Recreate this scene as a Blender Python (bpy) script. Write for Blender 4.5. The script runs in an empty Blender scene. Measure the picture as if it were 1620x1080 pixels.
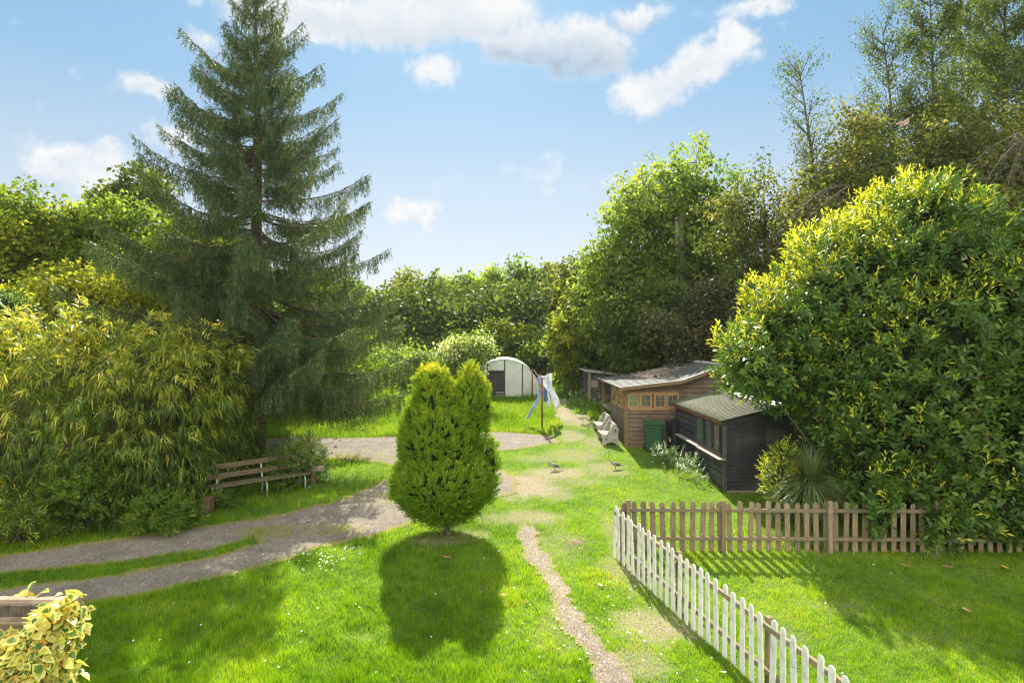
import bpy, math, random
import numpy as np
from mathutils import Vector, Matrix
R = math.radians
rng = np.random.default_rng(7)
random.seed(7)
SC = bpy.context.scene
COL = SC.collection

# ------------------------------------------------------------------ camera, sky, sun
HAZE = .0002
H = 5.2; F = 960.0; SL = 0.071; YH = 540 - F*SL
cam_d = bpy.data.cameras.new('camera'); cam = bpy.data.objects.new('camera', cam_d); COL.objects.link(cam)
cam.location = (0, 0, H); cam.rotation_euler = (R(90), 0, 0)
cam_d.sensor_width = 36; cam_d.lens = F/1620*36; cam_d.clip_start = .05; cam_d.clip_end = 3000
SC.camera = cam
SUN_EL = 42.5; SUN_DIR = Vector((-0.083, 1, 0)).normalized()*math.cos(R(SUN_EL)) + Vector((0, 0, math.sin(R(SUN_EL))))
sl = bpy.data.lights.new('sun', 'SUN'); sl.energy = 5.0; sl.angle = R(.53); sl.color = (1, .93, .80)
so = bpy.data.objects.new('sun', sl); COL.objects.link(so); so.rotation_euler = SUN_DIR.to_track_quat('Z', 'Y').to_euler()
so.location = (0, 0, 40)
SC.view_settings.view_transform = 'Standard'; SC.view_settings.look = 'None'; SC.view_settings.gamma = 1
SC.view_settings.exposure = 1.28
cy = SC.cycles
cy.max_bounces = 7; cy.diffuse_bounces = 3; cy.glossy_bounces = 2; cy.transmission_bounces = 5; cy.transparent_max_bounces = 8
cy.caustics_reflective = False; cy.caustics_refractive = False; cy.use_denoising = True; cy.sample_clamp_indirect = 6
cy.adaptive_threshold = 0.015; cy.filter_width = 1.2

w = bpy.data.worlds.new('World'); SC.world = w; w.use_nodes = True
NT = w.node_tree; NT.nodes.clear()
def N(nt, t, **kw):
    n = nt.nodes.new(t)
    for k, v in kw.items():
        if k.startswith('i_'):
            key = k[2:]; key = int(key) if key.isdigit() else key
            n.inputs[key].default_value = v
        else: setattr(n, k, v)
    return n
def math_n(nt, op, a, b=None, c=None, clamp=False):
    n = nt.nodes.new('ShaderNodeMath'); n.operation = op; n.use_clamp = clamp
    for i, v in enumerate((a, b, c)):
        if v is None: continue
        if isinstance(v, (int, float)): n.inputs[i].default_value = v
        else: nt.links.new(v, n.inputs[i])
    return n.outputs[0]
def vmath(nt, op, a, b=None):
    n = nt.nodes.new('ShaderNodeVectorMath'); n.operation = op
    for i, v in enumerate((a, b)):
        if v is None: continue
        if isinstance(v, (tuple, list)): n.inputs[i].default_value = v
        else: nt.links.new(v, n.inputs[i])
    return n.outputs['Value'] if op in ('LENGTH', 'DOT_PRODUCT') else n.outputs[0]
def mixc(nt, f, a, b, bt='MIX'):
    n = nt.nodes.new('ShaderNodeMix'); n.data_type = 'RGBA'; n.blend_type = bt
    for i, v in ((0, f), (6, a), (7, b)):
        if isinstance(v, (int, float)): n.inputs[i].default_value = v
        elif isinstance(v, (tuple, list)): n.inputs[i].default_value = (*v[:3], 1)
        else: nt.links.new(v, n.inputs[i])
    return n.outputs[2]
def maprange(nt, v, a, b, c=0., d=1., smooth=True):
    n = nt.nodes.new('ShaderNodeMapRange'); n.interpolation_type = 'SMOOTHSTEP' if smooth else 'LINEAR'
    nt.links.new(v, n.inputs[0])
    for i, x in enumerate((a, b, c, d)): n.inputs[i+1].default_value = x
    return n.outputs[0]
sky = N(NT, 'ShaderNodeTexSky', sky_type='NISHITA'); sky.sun_disc = False
sky.sun_elevation = R(SUN_EL); sky.sun_rotation = R(-4.7); sky.air_density = 1.0; sky.dust_density = 1.3; sky.ozone_density = 2.0
tc = N(NT, 'ShaderNodeTexCoord')
sep = N(NT, 'ShaderNodeSeparateXYZ'); NT.links.new(tc.outputs['Generated'], sep.inputs[0])
az = math_n(NT, 'ARCTAN2', sep.outputs[0], sep.outputs[1]); el = math_n(NT, 'ARCSINE', sep.outputs[2])
comb = N(NT, 'ShaderNodeCombineXYZ'); NT.links.new(az, comb.inputs[0]); NT.links.new(el, comb.inputs[1])
nz = N(NT, 'ShaderNodeTexNoise', i_Scale=9.0, i_Detail=10.0, i_Roughness=.60); NT.links.new(tc.outputs['Generated'], nz.inputs['Vector'])
nz2 = N(NT, 'ShaderNodeTexNoise', i_Scale=5.5, i_Detail=7.0, i_Roughness=.6); NT.links.new(tc.outputs['Generated'], nz2.inputs['Vector'])
off = vmath(NT, 'MULTIPLY', vmath(NT, 'SUBTRACT', nz2.outputs['Color'], (.5, .5, .5)), (.17, .11, 0))
pp = vmath(NT, 'ADD', comb.outputs[0], off)
def sky_dir(px, py):
    a = math.atan((px-810)/F); return a, math.atan((540-py)/F*math.cos(a))
acc = None; gacc = None
for (cx, cyy, rx, ry, wt, gr) in [(640, 28, 270, 62, 1, .5), (870, 70, 150, 58, 1, 1.3), (480, 30, 120, 50, .9, .1), (840, 100, 70, 24, .8, .1), (1040, 132, 112, 50, 1.2, .1), (1110, 105, 80, 48, 1.1, .15),
        (1160, 62, 34, 62, .9, .05), (1105, 95, 60, 36, .9, .3), (118, 262, 105, 42, 1.1, .15), (210, 138, 85, 30, .95, .1), (265, 210, 45, 34, .8, .2),
        (628, 342, 48, 26, .72, .05), (684, 112, 46, 28, .7, .1), (880, 286, 190, 20, .26, 0), (1190, 8, 80, 16, .6, .1), (320, 60, 60, 26, .5, .1),
        (70, 300, 80, 22, .55, .1), (-500, 120, 300, 80, 1, .3), (2300, 200, 400, 120, 1, .3), (1000, 20, 60, 25, .8, .6)]:
    a, e = sky_dir(cx, cyy); a2, _ = sky_dir(cx+rx, cyy); ra = abs(a2-a); _, e2 = sky_dir(cx, cyy-ry); re = abs(e2-e)
    q = vmath(NT, 'MULTIPLY', vmath(NT, 'SUBTRACT', pp, (a, e, 0)), (1/ra, 1/re, 0))
    d = vmath(NT, 'LENGTH', q)
    m = math_n(NT, 'MULTIPLY', math_n(NT, 'SUBTRACT', 1.12, d), 1.0)
    m = math_n(NT, 'MULTIPLY', math_n(NT, 'MAXIMUM', math_n(NT, 'MINIMUM', m, .75), -1.0), wt)
    acc = m if acc is None else math_n(NT, 'MAXIMUM', acc, m)
    if gr > 0:
        sq = N(NT, 'ShaderNodeSeparateXYZ'); NT.links.new(q, sq.inputs[0])
        g = math_n(NT, 'MULTIPLY', math_n(NT, 'MULTIPLY', maprange(NT, sq.outputs[1], .45, -.7), maprange(NT, d, 1.25, .45)), gr)
        gacc = g if gacc is None else math_n(NT, 'MAXIMUM', gacc, g)
cm = math_n(NT, 'ADD', acc, math_n(NT, 'MULTIPLY', math_n(NT, 'SUBTRACT', nz.outputs[0], .52), 1.9))
nz3 = N(NT, 'ShaderNodeTexNoise', i_Scale=26.0, i_Detail=8.0, i_Roughness=.65); NT.links.new(tc.outputs['Generated'], nz3.inputs['Vector'])
cm = math_n(NT, 'ADD', cm, math_n(NT, 'MULTIPLY', math_n(NT, 'SUBTRACT', nz3.outputs[0], .5), 1.1))
cmask = maprange(NT, cm, .0, .62)
ccol = mixc(NT, math_n(NT, 'MINIMUM', gacc, 1.0), (4.1, 4.05, 4.0), (1.9, 2.3, 2.75))
ccol = mixc(NT, math_n(NT, 'MULTIPLY', maprange(NT, nz3.outputs[0], .60, .38), .55), ccol, (3.0, 3.3, 3.7))
grad = ramp_n = N(NT, 'ShaderNodeValToRGB'); NT.links.new(maprange(NT, el, -.02, 1.3, 0, 1, False), grad.inputs[0])
els = grad.color_ramp.elements; els[0].position = 0; els[0].color = (.345, .352, .36, 1); els[1].position = 1; els[1].color = (.05, .13, .26, 1)
for p_, c_e in ((.10, (.32, .34, .357)), (.20, (.24, .293, .343)), (.30, (.135, .235, .33)), (.42, (.095, .205, .315)), (.60, (.075, .17, .29))):
    e_ = els.new(p_); e_.color = (*c_e, 1)
gsky = mixc(NT, 1.0, grad.outputs[0], (10, 10, 10), 'MULTIPLY')
nish = mixc(NT, 1.0, sky.outputs[0], (.42, .50, .56), 'MULTIPLY')
skyc = mixc(NT, .8, nish, gsky)
# unseen bright cloud added behind the viewer as fill for the shaded sides
nb = N(NT, 'ShaderNodeTexNoise', i_Scale=2.2, i_Detail=6.0); NT.links.new(tc.outputs['Generated'], nb.inputs['Vector'])
back = math_n(NT, 'MULTIPLY', maprange(NT, sep.outputs[1], .15, -.45), maprange(NT, nb.outputs[0], .36, .52))
skyc = mixc(NT, back, skyc, (12.2, 11.7, 10.7))
outc = mixc(NT, math_n(NT, 'MULTIPLY', cmask, .93), skyc, ccol)
bg = N(NT, 'ShaderNodeBackground', i_Strength=.10); NT.links.new(outc, bg.inputs[0])
wo = N(NT, 'ShaderNodeOutputWorld'); NT.links.new(bg.outputs[0], wo.inputs[0])

# ------------------------------------------------------------------ projections between ground, depth and the photo
def gz(y): return SL*y if y < 75 else SL*75
def gzn(y): return SL*np.minimum(y, 75.)
def G(px, py): return ((px-810)/(py-YH)*H, F*H/(py-YH))
def Pt(px, py, Y): return Vector(((px-810)*Y/F, Y, H-(py-540)*Y/F))

# ------------------------------------------------------------------ materials
def new_mat(name):
    m = bpy.data.materials.new(name); m.use_nodes = True; nt = m.node_tree; nt.nodes.clear()
    return m, nt
def out(nt, s):
    o = nt.nodes.new('ShaderNodeOutputMaterial'); nt.links.new(s, o.inputs[0])
def ramp(nt, v, stops):
    n = nt.nodes.new('ShaderNodeValToRGB'); e = n.color_ramp.elements
    while len(e) < len(stops): e.new(.5)
    for i, (p, c) in enumerate(stops): e[i].position = p; e[i].color = (*c, 1)
    if v is not None: nt.links.new(v, n.inputs[0])
    return n.outputs[0]
def leaf_mat(name, stops, trans=.50, rough=.5, spec=.35, tgain=1.7, warm=(1.15, 1.1, .45), bands=None):
    m, nt = new_mat(name)
    at = N(nt, 'ShaderNodeAttribute', attribute_name='tint')
    c = ramp(nt, at.outputs['Fac'], stops)
    if bands:
        ge = N(nt, 'ShaderNodeNewGeometry')
        nn = N(nt, 'ShaderNodeTexNoise', i_Scale=bands[0], i_Detail=3.0); nt.links.new(ge.outputs['Position'], nn.inputs[0])
        c = mixc(nt, maprange(nt, nn.outputs[0], .42, .62, 0, 1), c, bands[1])
    p = N(nt, 'ShaderNodeBsdfPrincipled', i_Roughness=rough); p.inputs['Specular IOR Level'].default_value = spec
    nt.links.new(c, p.inputs['Base Color'])
    t = nt.nodes.new('ShaderNodeBsdfTranslucent')
    tcx = mixc(nt, 1.0, c, tuple(tgain*k for k in warm), 'MULTIPLY'); nt.links.new(tcx, t.inputs[0])
    mx = N(nt, 'ShaderNodeMixShader'); mx.inputs[0].default_value = trans
    nt.links.new(p.outputs[0], mx.inputs[1]); nt.links.new(t.outputs[0], mx.inputs[2]); out(nt, mx.outputs[0])
    return m
def surf_mat(name, c1, c2, scale=8., rough=.8, bump=.2, stretch=(1, 1, 1), c3=None, s3=1.2, spec=.3, detail=6., metal=0., translucent=0., var=0., bd=.02):
    m, nt = new_mat(name)
    tcn = N(nt, 'ShaderNodeTexCoord'); mp = N(nt, 'ShaderNodeMapping'); mp.inputs['Scale'].default_value = stretch
    nt.links.new(tcn.outputs['Object'], mp.inputs[0])
    src = mp.outputs[0]
    if var:
        oi = N(nt, 'ShaderNodeObjectInfo'); src = vmath(nt, 'ADD', src, vmath(nt, 'SCALE', oi.outputs['Location']))
    n = N(nt, 'ShaderNodeTexNoise', i_Scale=scale, i_Detail=detail, i_Roughness=.65); nt.links.new(src, n.inputs[0])
    c = mixc(nt, maprange(nt, n.outputs[0], .3, .7), c1, c2)
    if c3 is not None:
        n3 = N(nt, 'ShaderNodeTexNoise', i_Scale=s3, i_Detail=4.0); nt.links.new(tcn.outputs['Object'], n3.inputs[0])
        c = mixc(nt, maprange(nt, n3.outputs[0], .48, .68), c, c3)
    if var:
        c = mixc(nt, 1.0, c, ramp(nt, oi.outputs['Random'], [(0, (1-var,)*3), (1, (1+var,)*3)]), 'MULTIPLY')
    p = N(nt, 'ShaderNodeBsdfPrincipled', i_Roughness=rough, i_Metallic=metal); p.inputs['Specular IOR Level'].default_value = spec
    nt.links.new(c, p.inputs['Base Color'])
    b = N(nt, 'ShaderNodeBump', i_Strength=bump, i_Distance=bd); nt.links.new(n.outputs[0], b.inputs['Height']); nt.links.new(b.outputs[0], p.inputs['Normal'])
    s = p.outputs[0]
    if translucent:
        t = nt.nodes.new('ShaderNodeBsdfTranslucent'); nt.links.new(c, t.inputs[0])
        mx = N(nt, 'ShaderNodeMixShader'); mx.inputs[0].default_value = translucent
        nt.links.new(s, mx.inputs[1]); nt.links.new(t.outputs[0], mx.inputs[2]); s = mx.outputs[0]
    out(nt, s); return m
M = {}
M['grass'] = leaf_mat('grass_blades', [(0, (.070, .150, .008)), (.4, (.160, .300, .010)), (.7, (.27, .38, .016)), (1, (.40, .36, .08))], trans=.5, rough=.6, spec=.12, tgain=1.5, warm=(1.1, 1.12, .5))
M['meadow'] = leaf_mat('meadow_blades', [(0, (.06, .15, .015)), (.45, (.14, .26, .02)), (.75, (.25, .34, .035)), (1, (.42, .40, .12))], trans=.5, rough=.6, spec=.2, tgain=1.5)
M['spruce'] = leaf_mat('spruce_needles', [(0, (.025, .048, .020)), (.5, (.056, .096, .034)), (.85, (.125, .18, .045)), (1, (.22, .17, .07))], trans=.34, rough=.5, spec=.35, tgain=1.4)
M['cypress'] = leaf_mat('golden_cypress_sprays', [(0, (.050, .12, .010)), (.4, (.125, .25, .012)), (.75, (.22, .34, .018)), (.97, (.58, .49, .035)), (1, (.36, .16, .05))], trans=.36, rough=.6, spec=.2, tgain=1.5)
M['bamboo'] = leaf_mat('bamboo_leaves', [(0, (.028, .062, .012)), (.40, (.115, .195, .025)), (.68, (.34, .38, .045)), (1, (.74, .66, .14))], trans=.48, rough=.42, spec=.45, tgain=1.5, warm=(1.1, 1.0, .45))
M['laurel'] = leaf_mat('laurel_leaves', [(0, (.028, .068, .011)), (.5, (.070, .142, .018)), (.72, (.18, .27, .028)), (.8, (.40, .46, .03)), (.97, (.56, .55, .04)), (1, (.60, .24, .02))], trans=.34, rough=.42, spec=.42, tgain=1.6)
M['leaf_yellow'] = leaf_mat('yellow_green_leaves', [(0, (.06, .115, .016)), (.5, (.15, .21, .022)), (1, (.38, .37, .045))], tgain=1.6, spec=.2)
M['leaf_green'] = leaf_mat('mid_green_leaves', [(0, (.050, .100, .018)), (.5, (.130, .205, .032)), (1, (.28, .34, .06))], tgain=1.7, spec=.15)
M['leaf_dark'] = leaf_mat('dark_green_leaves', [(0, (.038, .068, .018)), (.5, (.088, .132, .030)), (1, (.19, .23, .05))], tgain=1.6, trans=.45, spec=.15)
M['leaf_olive'] = leaf_mat('olive_brown_leaves', [(0, (.050, .075, .020)), (.5, (.120, .150, .035)), (.85, (.24, .25, .06)), (1, (.30, .24, .07))], tgain=1.5, spec=.2)
M['leaf_rust'] = leaf_mat('rusty_leaves', [(0, (.040, .056, .020)), (.6, (.092, .105, .036)), (1, (.18, .15, .055))], tgain=1.2, trans=.3)
M['leaf_pale'] = leaf_mat('pale_apple_leaves', [(0, (.08, .15, .035)), (.5, (.18, .27, .06)), (.85, (.34, .42, .13)), (1, (.72, .72, .55))], tgain=1.3)
M['yucca'] = leaf_mat('strap_leaves', [(0, (.05, .085, .03)), (.6, (.13, .18, .055)), (1, (.28, .30, .11))], trans=.22, rough=.4, spec=.4, tgain=1.2)
M['ivy'] = leaf_mat('variegated_ivy_leaves', [(0, (.09, .20, .06)), (.35, (.20, .32, .09)), (.5, (.64, .62, .12)), (.8, (.82, .76, .27)), (1, (.62, .34, .05))], trans=.4, rough=.42, tgain=1.1, warm=(1.05, 1.0, .6))
M['crown_shade'] = surf_mat('crown_shade_filler', (.012, .018, .008), (.03, .035, .016), 9, bump=.5, spec=.0)  # near-black filler, the shade inside crowns put into its colour
M['glint_variegated'] = leaf_mat('glinting_and_variegated_leaves', [(0, (.14, .26, .06)), (.45, (.20, .32, .09)), (.6, (.75, .78, .62)), (1, (.85, .85, .8))], trans=.4, tgain=1.0, warm=(1, 1, .9))  # white end of the tint paints rose-bush highlights and real pale leaf tips
M['daisy'] = surf_mat('daisy_petals', (.8, .8, .78), (.85, .85, .8), bump=0, translucent=.3)
M['bark'] = surf_mat('bark', (.045, .036, .026), (.13, .11, .085), 14, stretch=(3, 3, .6), bump=.6)
M['bark_red'] = surf_mat('spruce_bark', (.045, .034, .026), (.13, .088, .066), 18, stretch=(2, 2, .7), bump=.7)
M['bark_pale'] = surf_mat('grey_bark', (.10, .095, .075), (.25, .23, .19), 12, stretch=(3, 3, .8), bump=.5)
M['culm'] = surf_mat('bamboo_culm', (.10, .095, .035), (.20, .17, .07), 9)
M['brown_fence'] = surf_mat('weathered_brown_timber', (.15, .11, .066), (.29, .22, .135), 9, stretch=(6, 6, .5), c3=(.17, .16, .10), s3=3, bump=.35, var=.2)
M['white_fence'] = surf_mat('white_painted_timber', (.66, .65, .60), (.80, .79, .74), 10, stretch=(5, 5, .5), c3=(.50, .50, .43), s3=5, bump=.12, rough=.6, var=.06)
M['brown_board'] = surf_mat('brown_shed_boards', (.115, .074, .048), (.25, .18, .125), 7, stretch=(.6, .6, 7), c3=(.22, .19, .15), s3=1.6, bump=.35)
M['brown_post'] = surf_mat('brown_shed_posts', (.14, .085, .045), (.27, .18, .10), 8, stretch=(5, 5, .6), bump=.3)
M['golden_wood'] = surf_mat('varnished_window_timber', (.32, .19, .085), (.46, .29, .14), 8, stretch=(2, 2, 2), bump=.15, rough=.5)
M['black_board'] = surf_mat('black_stained_boards', (.014, .016, .020), (.042, .044, .050), 8, stretch=(.7, .7, 8), c3=(.070, .066, .060), s3=1.8, bump=.4, rough=.55, spec=.4)
M['black_trim'] = surf_mat('black_painted_trim', (.018, .02, .022), (.045, .045, .046), 9, bump=.2, rough=.5)
M['grey_board'] = surf_mat('old_dark_shed_boards', (.035, .036, .036), (.10, .095, .09), 8, stretch=(5, 5, .6), c3=(.14, .12, .10), s3=2, bump=.4)
M['silver_wood'] = surf_mat('silvered_timber', (.17, .125, .085), (.42, .34, .26), 8, stretch=(4, .7, 4), bump=.3, var=.1)
M['sill_wood'] = surf_mat('peeling_sill_board', (.22, .16, .12), (.52, .46, .40), 9, stretch=(4, 1, 4), bump=.3)
M['corrugated'] = surf_mat('mossy_corrugated_sheet', (.075, .08, .045), (.14, .14, .09), 5, c3=(.10, .115, .045), s3=1.6, bump=.25, rough=.75)
M['felt'] = surf_mat('grey_roofing_felt', (.060, .068, .066), (.115, .125, .115), 20, c3=(.105, .105, .075), s3=1.1, bump=.25, rough=.7)
M['flashing'] = surf_mat('pale_metal_flashing', (.45, .46, .46), (.68, .68, .66), 6, rough=.45, bump=.08, c3=(.3, .27, .22), s3=3)
M['glass'] = surf_mat('dark_window_glass', (.20, .22, .21), (.28, .30, .28), 2, rough=.05, bump=.0, spec=1.0, metal=.65)
M['green_plastic'] = surf_mat('green_bin_plastic', (.026, .085, .042), (.038, .11, .055), 4, rough=.42, bump=.03, c3=(.045, .09, .05), s3=3)
M['black_plastic'] = surf_mat('black_bin_plastic', (.022, .024, .034), (.035, .038, .05), 4, rough=.42, bump=.03)
M['polythene'] = surf_mat('milky_polythene', (.70, .73, .70), (.82, .84, .80), 2.5, rough=.35, bump=.15, c3=(.60, .65, .55), s3=1.2, translucent=.35, bd=.05)
M['netting'] = surf_mat('dark_door_netting', (.030, .036, .030), (.07, .08, .065), 30, bump=.1)
M['rust'] = surf_mat('rusty_steel', (.13, .045, .028), (.24, .10, .06), 15, rough=.75, bump=.2)
M['cloth_white'] = surf_mat('white_cotton', (.78, .79, .82), (.84, .85, .88), 10, bump=.1, translucent=.4)
M['cloth_blue'] = surf_mat('blue_cotton', (.13, .22, .42), (.20, .31, .52), 10, bump=.1, translucent=.3)
M['cloth_lilac'] = surf_mat('pale_blue_cotton', (.38, .44, .66), (.50, .55, .75), 10, bump=.1, translucent=.35)
M['line'] = surf_mat('washing_line_cord', (.4, .4, .38), (.5, .5, .48), 10)
M['bench_wood'] = surf_mat('mossy_bench_timber', (.085, .062, .036), (.18, .135, .082), 9, stretch=(1, 1, 4), c3=(.12, .125, .06), s3=4, bump=.4)
M['bench_metal'] = surf_mat('pale_painted_steel', (.30, .34, .34), (.46, .50, .50), 10, rough=.5, bump=.05)
M['brick'] = surf_mat('red_brown_brick', (.13, .065, .045), (.21, .11, .075), 15, bump=.4)
M['concrete'] = surf_mat('ornate_cast_concrete', (.27, .26, .22), (.42, .40, .35), 9, c3=(.20, .20, .14), s3=5, bump=.4)
M['coping'] = surf_mat('sandstone_coping', (.27, .20, .13), (.40, .31, .22), 8, c3=(.16, .12, .07), s3=3, bump=.4)
M['render'] = surf_mat('pale_wall_render', (.30, .25, .19), (.40, .34, .27), 6, bump=.3)
M['pole'] = surf_mat('creosoted_pole', (.085, .055, .04), (.17, .12, .09), 10, stretch=(4, 4, .4), bump=.3)
M['cable'] = surf_mat('grey_conduit', (.28, .31, .33), (.36, .4, .42), 8)
M['dove'] = surf_mat('grey_feathers', (.20, .20, .22), (.33, .32, .34), 30, bump=.1, rough=.7)
M['dove_dark'] = surf_mat('dark_wing_feathers', (.06, .06, .07), (.13, .13, .14), 30, bump=.1)
M['dove_pale'] = surf_mat('pale_breast_feathers', (.46, .42, .42), (.56, .53, .52), 30, bump=.1)
M['dove_brown'] = surf_mat('brown_feathers', (.20, .12, .085), (.34, .23, .17), 30, bump=.1)
M['beak'] = surf_mat('beak', (.12, .08, .06), (.2, .12, .08), 20)
M['dead_leaf'] = surf_mat('dead_leaf', (.42, .20, .09), (.60, .36, .18), 30, bump=.2, translucent=.3, var=.3)
M['dead_orange'] = surf_mat('orange_leaf', (.62, .26, .02), (.75, .42, .05), 30, bump=.2, translucent=.3)
M['twigs'] = surf_mat('dry_twigs', (.20, .15, .12), (.46, .37, .29), 20)
M['soil'] = surf_mat('molehill_soil', (.12, .08, .05), (.27, .19, .12), 18, bump=.8, bd=.03)

# ------------------------------------------------------------------ scene helpers
def meta(o, label=None, cat=None, group=None, kind=None):
    if label: o['label'] = label
    if cat: o['category'] = cat
    if group: o['group'] = group
    if kind: o['kind'] = kind
    return o
def thing(name, label, cat, loc=(0, 0, 0), group=None):
    o = bpy.data.objects.new(name, None); COL.objects.link(o); o.location = loc; o.empty_display_size = .2
    return meta(o, label, cat, group)
def link(name, me, mat, parent=None):
    o = bpy.data.objects.new(name, me); COL.objects.link(o)
    if mat is not None and not me.materials: me.materials.append(M[mat] if isinstance(mat, str) else mat)
    if parent is not None: o.parent = parent
    return o
def root_of(p):
    v = Vector((0, 0, 0))
    while p is not None: v = v + p.location; p = p.parent
    return np.array(v)
def np_mesh(name, V, faces_n, loops, tint=None, shift=None, smooth=False):
    me = bpy.data.meshes.new(name)
    V = np.asarray(V, np.float32)
    if shift is not None: V = V - np.asarray(shift, np.float32)
    me.vertices.add(len(V)); me.vertices.foreach_set('co', V.ravel())
    nf = len(loops)//faces_n
    me.loops.add(len(loops)); me.loops.foreach_set('vertex_index', loops.astype(np.int32))
    me.polygons.add(nf); me.polygons.foreach_set('loop_start', np.arange(nf, dtype=np.int32)*faces_n)
    if smooth: me.polygons.foreach_set('use_smooth', np.ones(nf, bool))
    if tint is not None:
        a = me.attributes.new('tint', 'FLOAT', 'FACE'); a.data.foreach_set('value', np.asarray(tint, np.float32))
    me.update(calc_edges=True)
    return me
class MB:
    def __init__(s): s.v = []; s.f = []
    def add(s, vs, fs):
        b = len(s.v); s.v += [tuple(v) for v in vs]; s.f += [tuple(i+b for i in f) for f in fs]; return s
    def box(s, x0, x1, y0, y1, z0, z1):
        return s.add([(x0,y0,z0),(x1,y0,z0),(x1,y1,z0),(x0,y1,z0),(x0,y0,z1),(x1,y0,z1),(x1,y1,z1),(x0,y1,z1)],
              [(0,3,2,1),(4,5,6,7),(0,1,5,4),(1,2,6,5),(2,3,7,6),(3,0,4,7)])
    def prism(s, pts, d):                   # pts: polygon of 3d points, d: extrusion vector
        n = len(pts); d = Vector(d); a = [Vector(p) for p in pts]
        return s.add(a+[p+d for p in a], [tuple(range(n))[::-1], tuple(range(n, 2*n))]+[(i, (i+1) % n, n+(i+1) % n, n+i) for i in range(n)])
    def bar(s, a, b, w, h, up=(0, 0, 1)):   # rectangular bar from a to b
        a = Vector(a); b = Vector(b); d = (b-a).normalized(); u = Vector(up); r = d.cross(u).normalized(); u = r.cross(d)
        r = r*w/2; u = u*h/2
        return s.prism([a-r-u, a+r-u, a+r+u, a-r+u], b-a)
    def tube(s, pts, rad, n=8, cap=True):
        P = [Vector(p) for p in pts]; rad = [rad]*len(P) if isinstance(rad, (int, float)) else rad
        rings = []; ref = Vector((.3, .2, 1)).normalized(); b = len(s.v)
        for i, p in enumerate(P):
            d = (P[min(i+1, len(P)-1)]-P[max(i-1, 0)]).normalized()
            r = d.cross(ref)
            if r.length < .05: r = d.cross(Vector((1, 0, 0)))
            r.normalize(); u = r.cross(d)
            for k in range(n):
                a = 2*math.pi*k/n; s.v.append(tuple(p+(r*math.cos(a)+u*math.sin(a))*rad[i]))
        for i in range(len(P)-1):
            for k in range(n): s.f.append((b+i*n+k, b+i*n+(k+1) % n, b+(i+1)*n+(k+1) % n, b+(i+1)*n+k))
        if cap: s.f.append(tuple(b+k for k in range(n))[::-1]); s.f.append(tuple(b+(len(P)-1)*n+k for k in range(n)))
        return s
    def ball(s, c, r, seg=10, rings=6, rot=None):
        r = (r, r, r) if isinstance(r, (int, float)) else r; b = len(s.v); c = Vector(c)
        def q(v): return tuple(c + (rot @ Vector(v) if rot else Vector(v)))
        s.v.append(q((0, 0, -r[2])))
        for i in range(1, rings):
            t = math.pi*i/rings
            for k in range(seg):
                a = 2*math.pi*k/seg; s.v.append(q((r[0]*math.sin(t)*math.cos(a), r[1]*math.sin(t)*math.sin(a), -r[2]*math.cos(t))))
        s.v.append(q((0, 0, r[2]))); e = len(s.v)-1
        for k in range(seg): s.f.append((b, b+1+(k+1) % seg, b+1+k)); s.f.append((e, e-seg+k, e-seg+(k+1) % seg))
        for i in range(rings-2):
            for k in range(seg): o = b+1+i*seg; s.f.append((o+k, o+(k+1) % seg, o+seg+(k+1) % seg, o+seg+k))
        return s
    def build(s, name, mat, parent=None, smooth=False, bevel=0, local=False):
        me = bpy.data.meshes.new(name); sh = (0, 0, 0) if local else root_of(parent)
        me.from_pydata([(x-sh[0], y-sh[1], z-sh[2]) for x, y, z in s.v], [], s.f)
        if smooth: me.polygons.foreach_set('use_smooth', [True]*len(me.polygons))
        me.update(); o = link(name, me, mat, parent)
        if bevel:
            bv = o.modifiers.new('bevel', 'BEVEL'); bv.width = bevel; bv.segments = 2; bv.limit_method = 'ANGLE'
        return o
def unit(a): return a/np.maximum(np.linalg.norm(a, axis=-1, keepdims=True), 1e-9)
def rand_dirs(n): return unit(rng.normal(size=(n, 3)))
def leaves(name, B, D, Nn, L, W, tint, mat, parent=None, droop=0., mid=.45):
    """one pointed leaf per row: base B, direction D, rough normal Nn"""
    n = len(B); D = unit(D); S = unit(np.cross(D, Nn)); Up = np.cross(S, D)
    L = np.broadcast_to(L, (n,))[:, None]; W = np.broadcast_to(W, (n,))[:, None]
    V = np.empty((n, 4, 3), np.float32)
    V[:, 0] = B; mdl = B+D*L*mid+Up*L*.05
    V[:, 1] = mdl+S*W/2; V[:, 3] = mdl-S*W/2; V[:, 2] = B+D*L
    V[:, 2, 2] -= (droop*L)[:, 0]
    me = np_mesh(name, V.reshape(-1, 3), 4, np.arange(4*n), np.clip(tint, 0, 1), root_of(parent))
    return link(name, me, mat, parent)
def value_noise(x, y, seed=0):
    xi = np.floor(x).astype(np.int64); yi = np.floor(y).astype(np.int64); xf = x-xi; yf = y-yi
    def h(a, b):
        n = (a*374761393 + b*668265263 + seed*1442695041) & 0x7fffffff
        n = ((n ^ (n >> 13))*1274126177) & 0x7fffffff
        return ((n ^ (n >> 16)) & 0xffff)/65535.
    u = xf*xf*(3-2*xf); v = yf*yf*(3-2*yf)
    return (h(xi, yi)*(1-u)+h(xi+1, yi)*u)*(1-v)+(h(xi, yi+1)*(1-u)+h(xi+1, yi+1)*u)*v
def fbm(x, y, seed=0, oct=4):
    s = 0; a = .5; t = 0
    for i in range(oct): s = s+a*value_noise(x, y, seed+i); t += a; x = x*2.03+5.1; y = y*2.03+1.7; a *= .5
    return s/t

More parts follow.
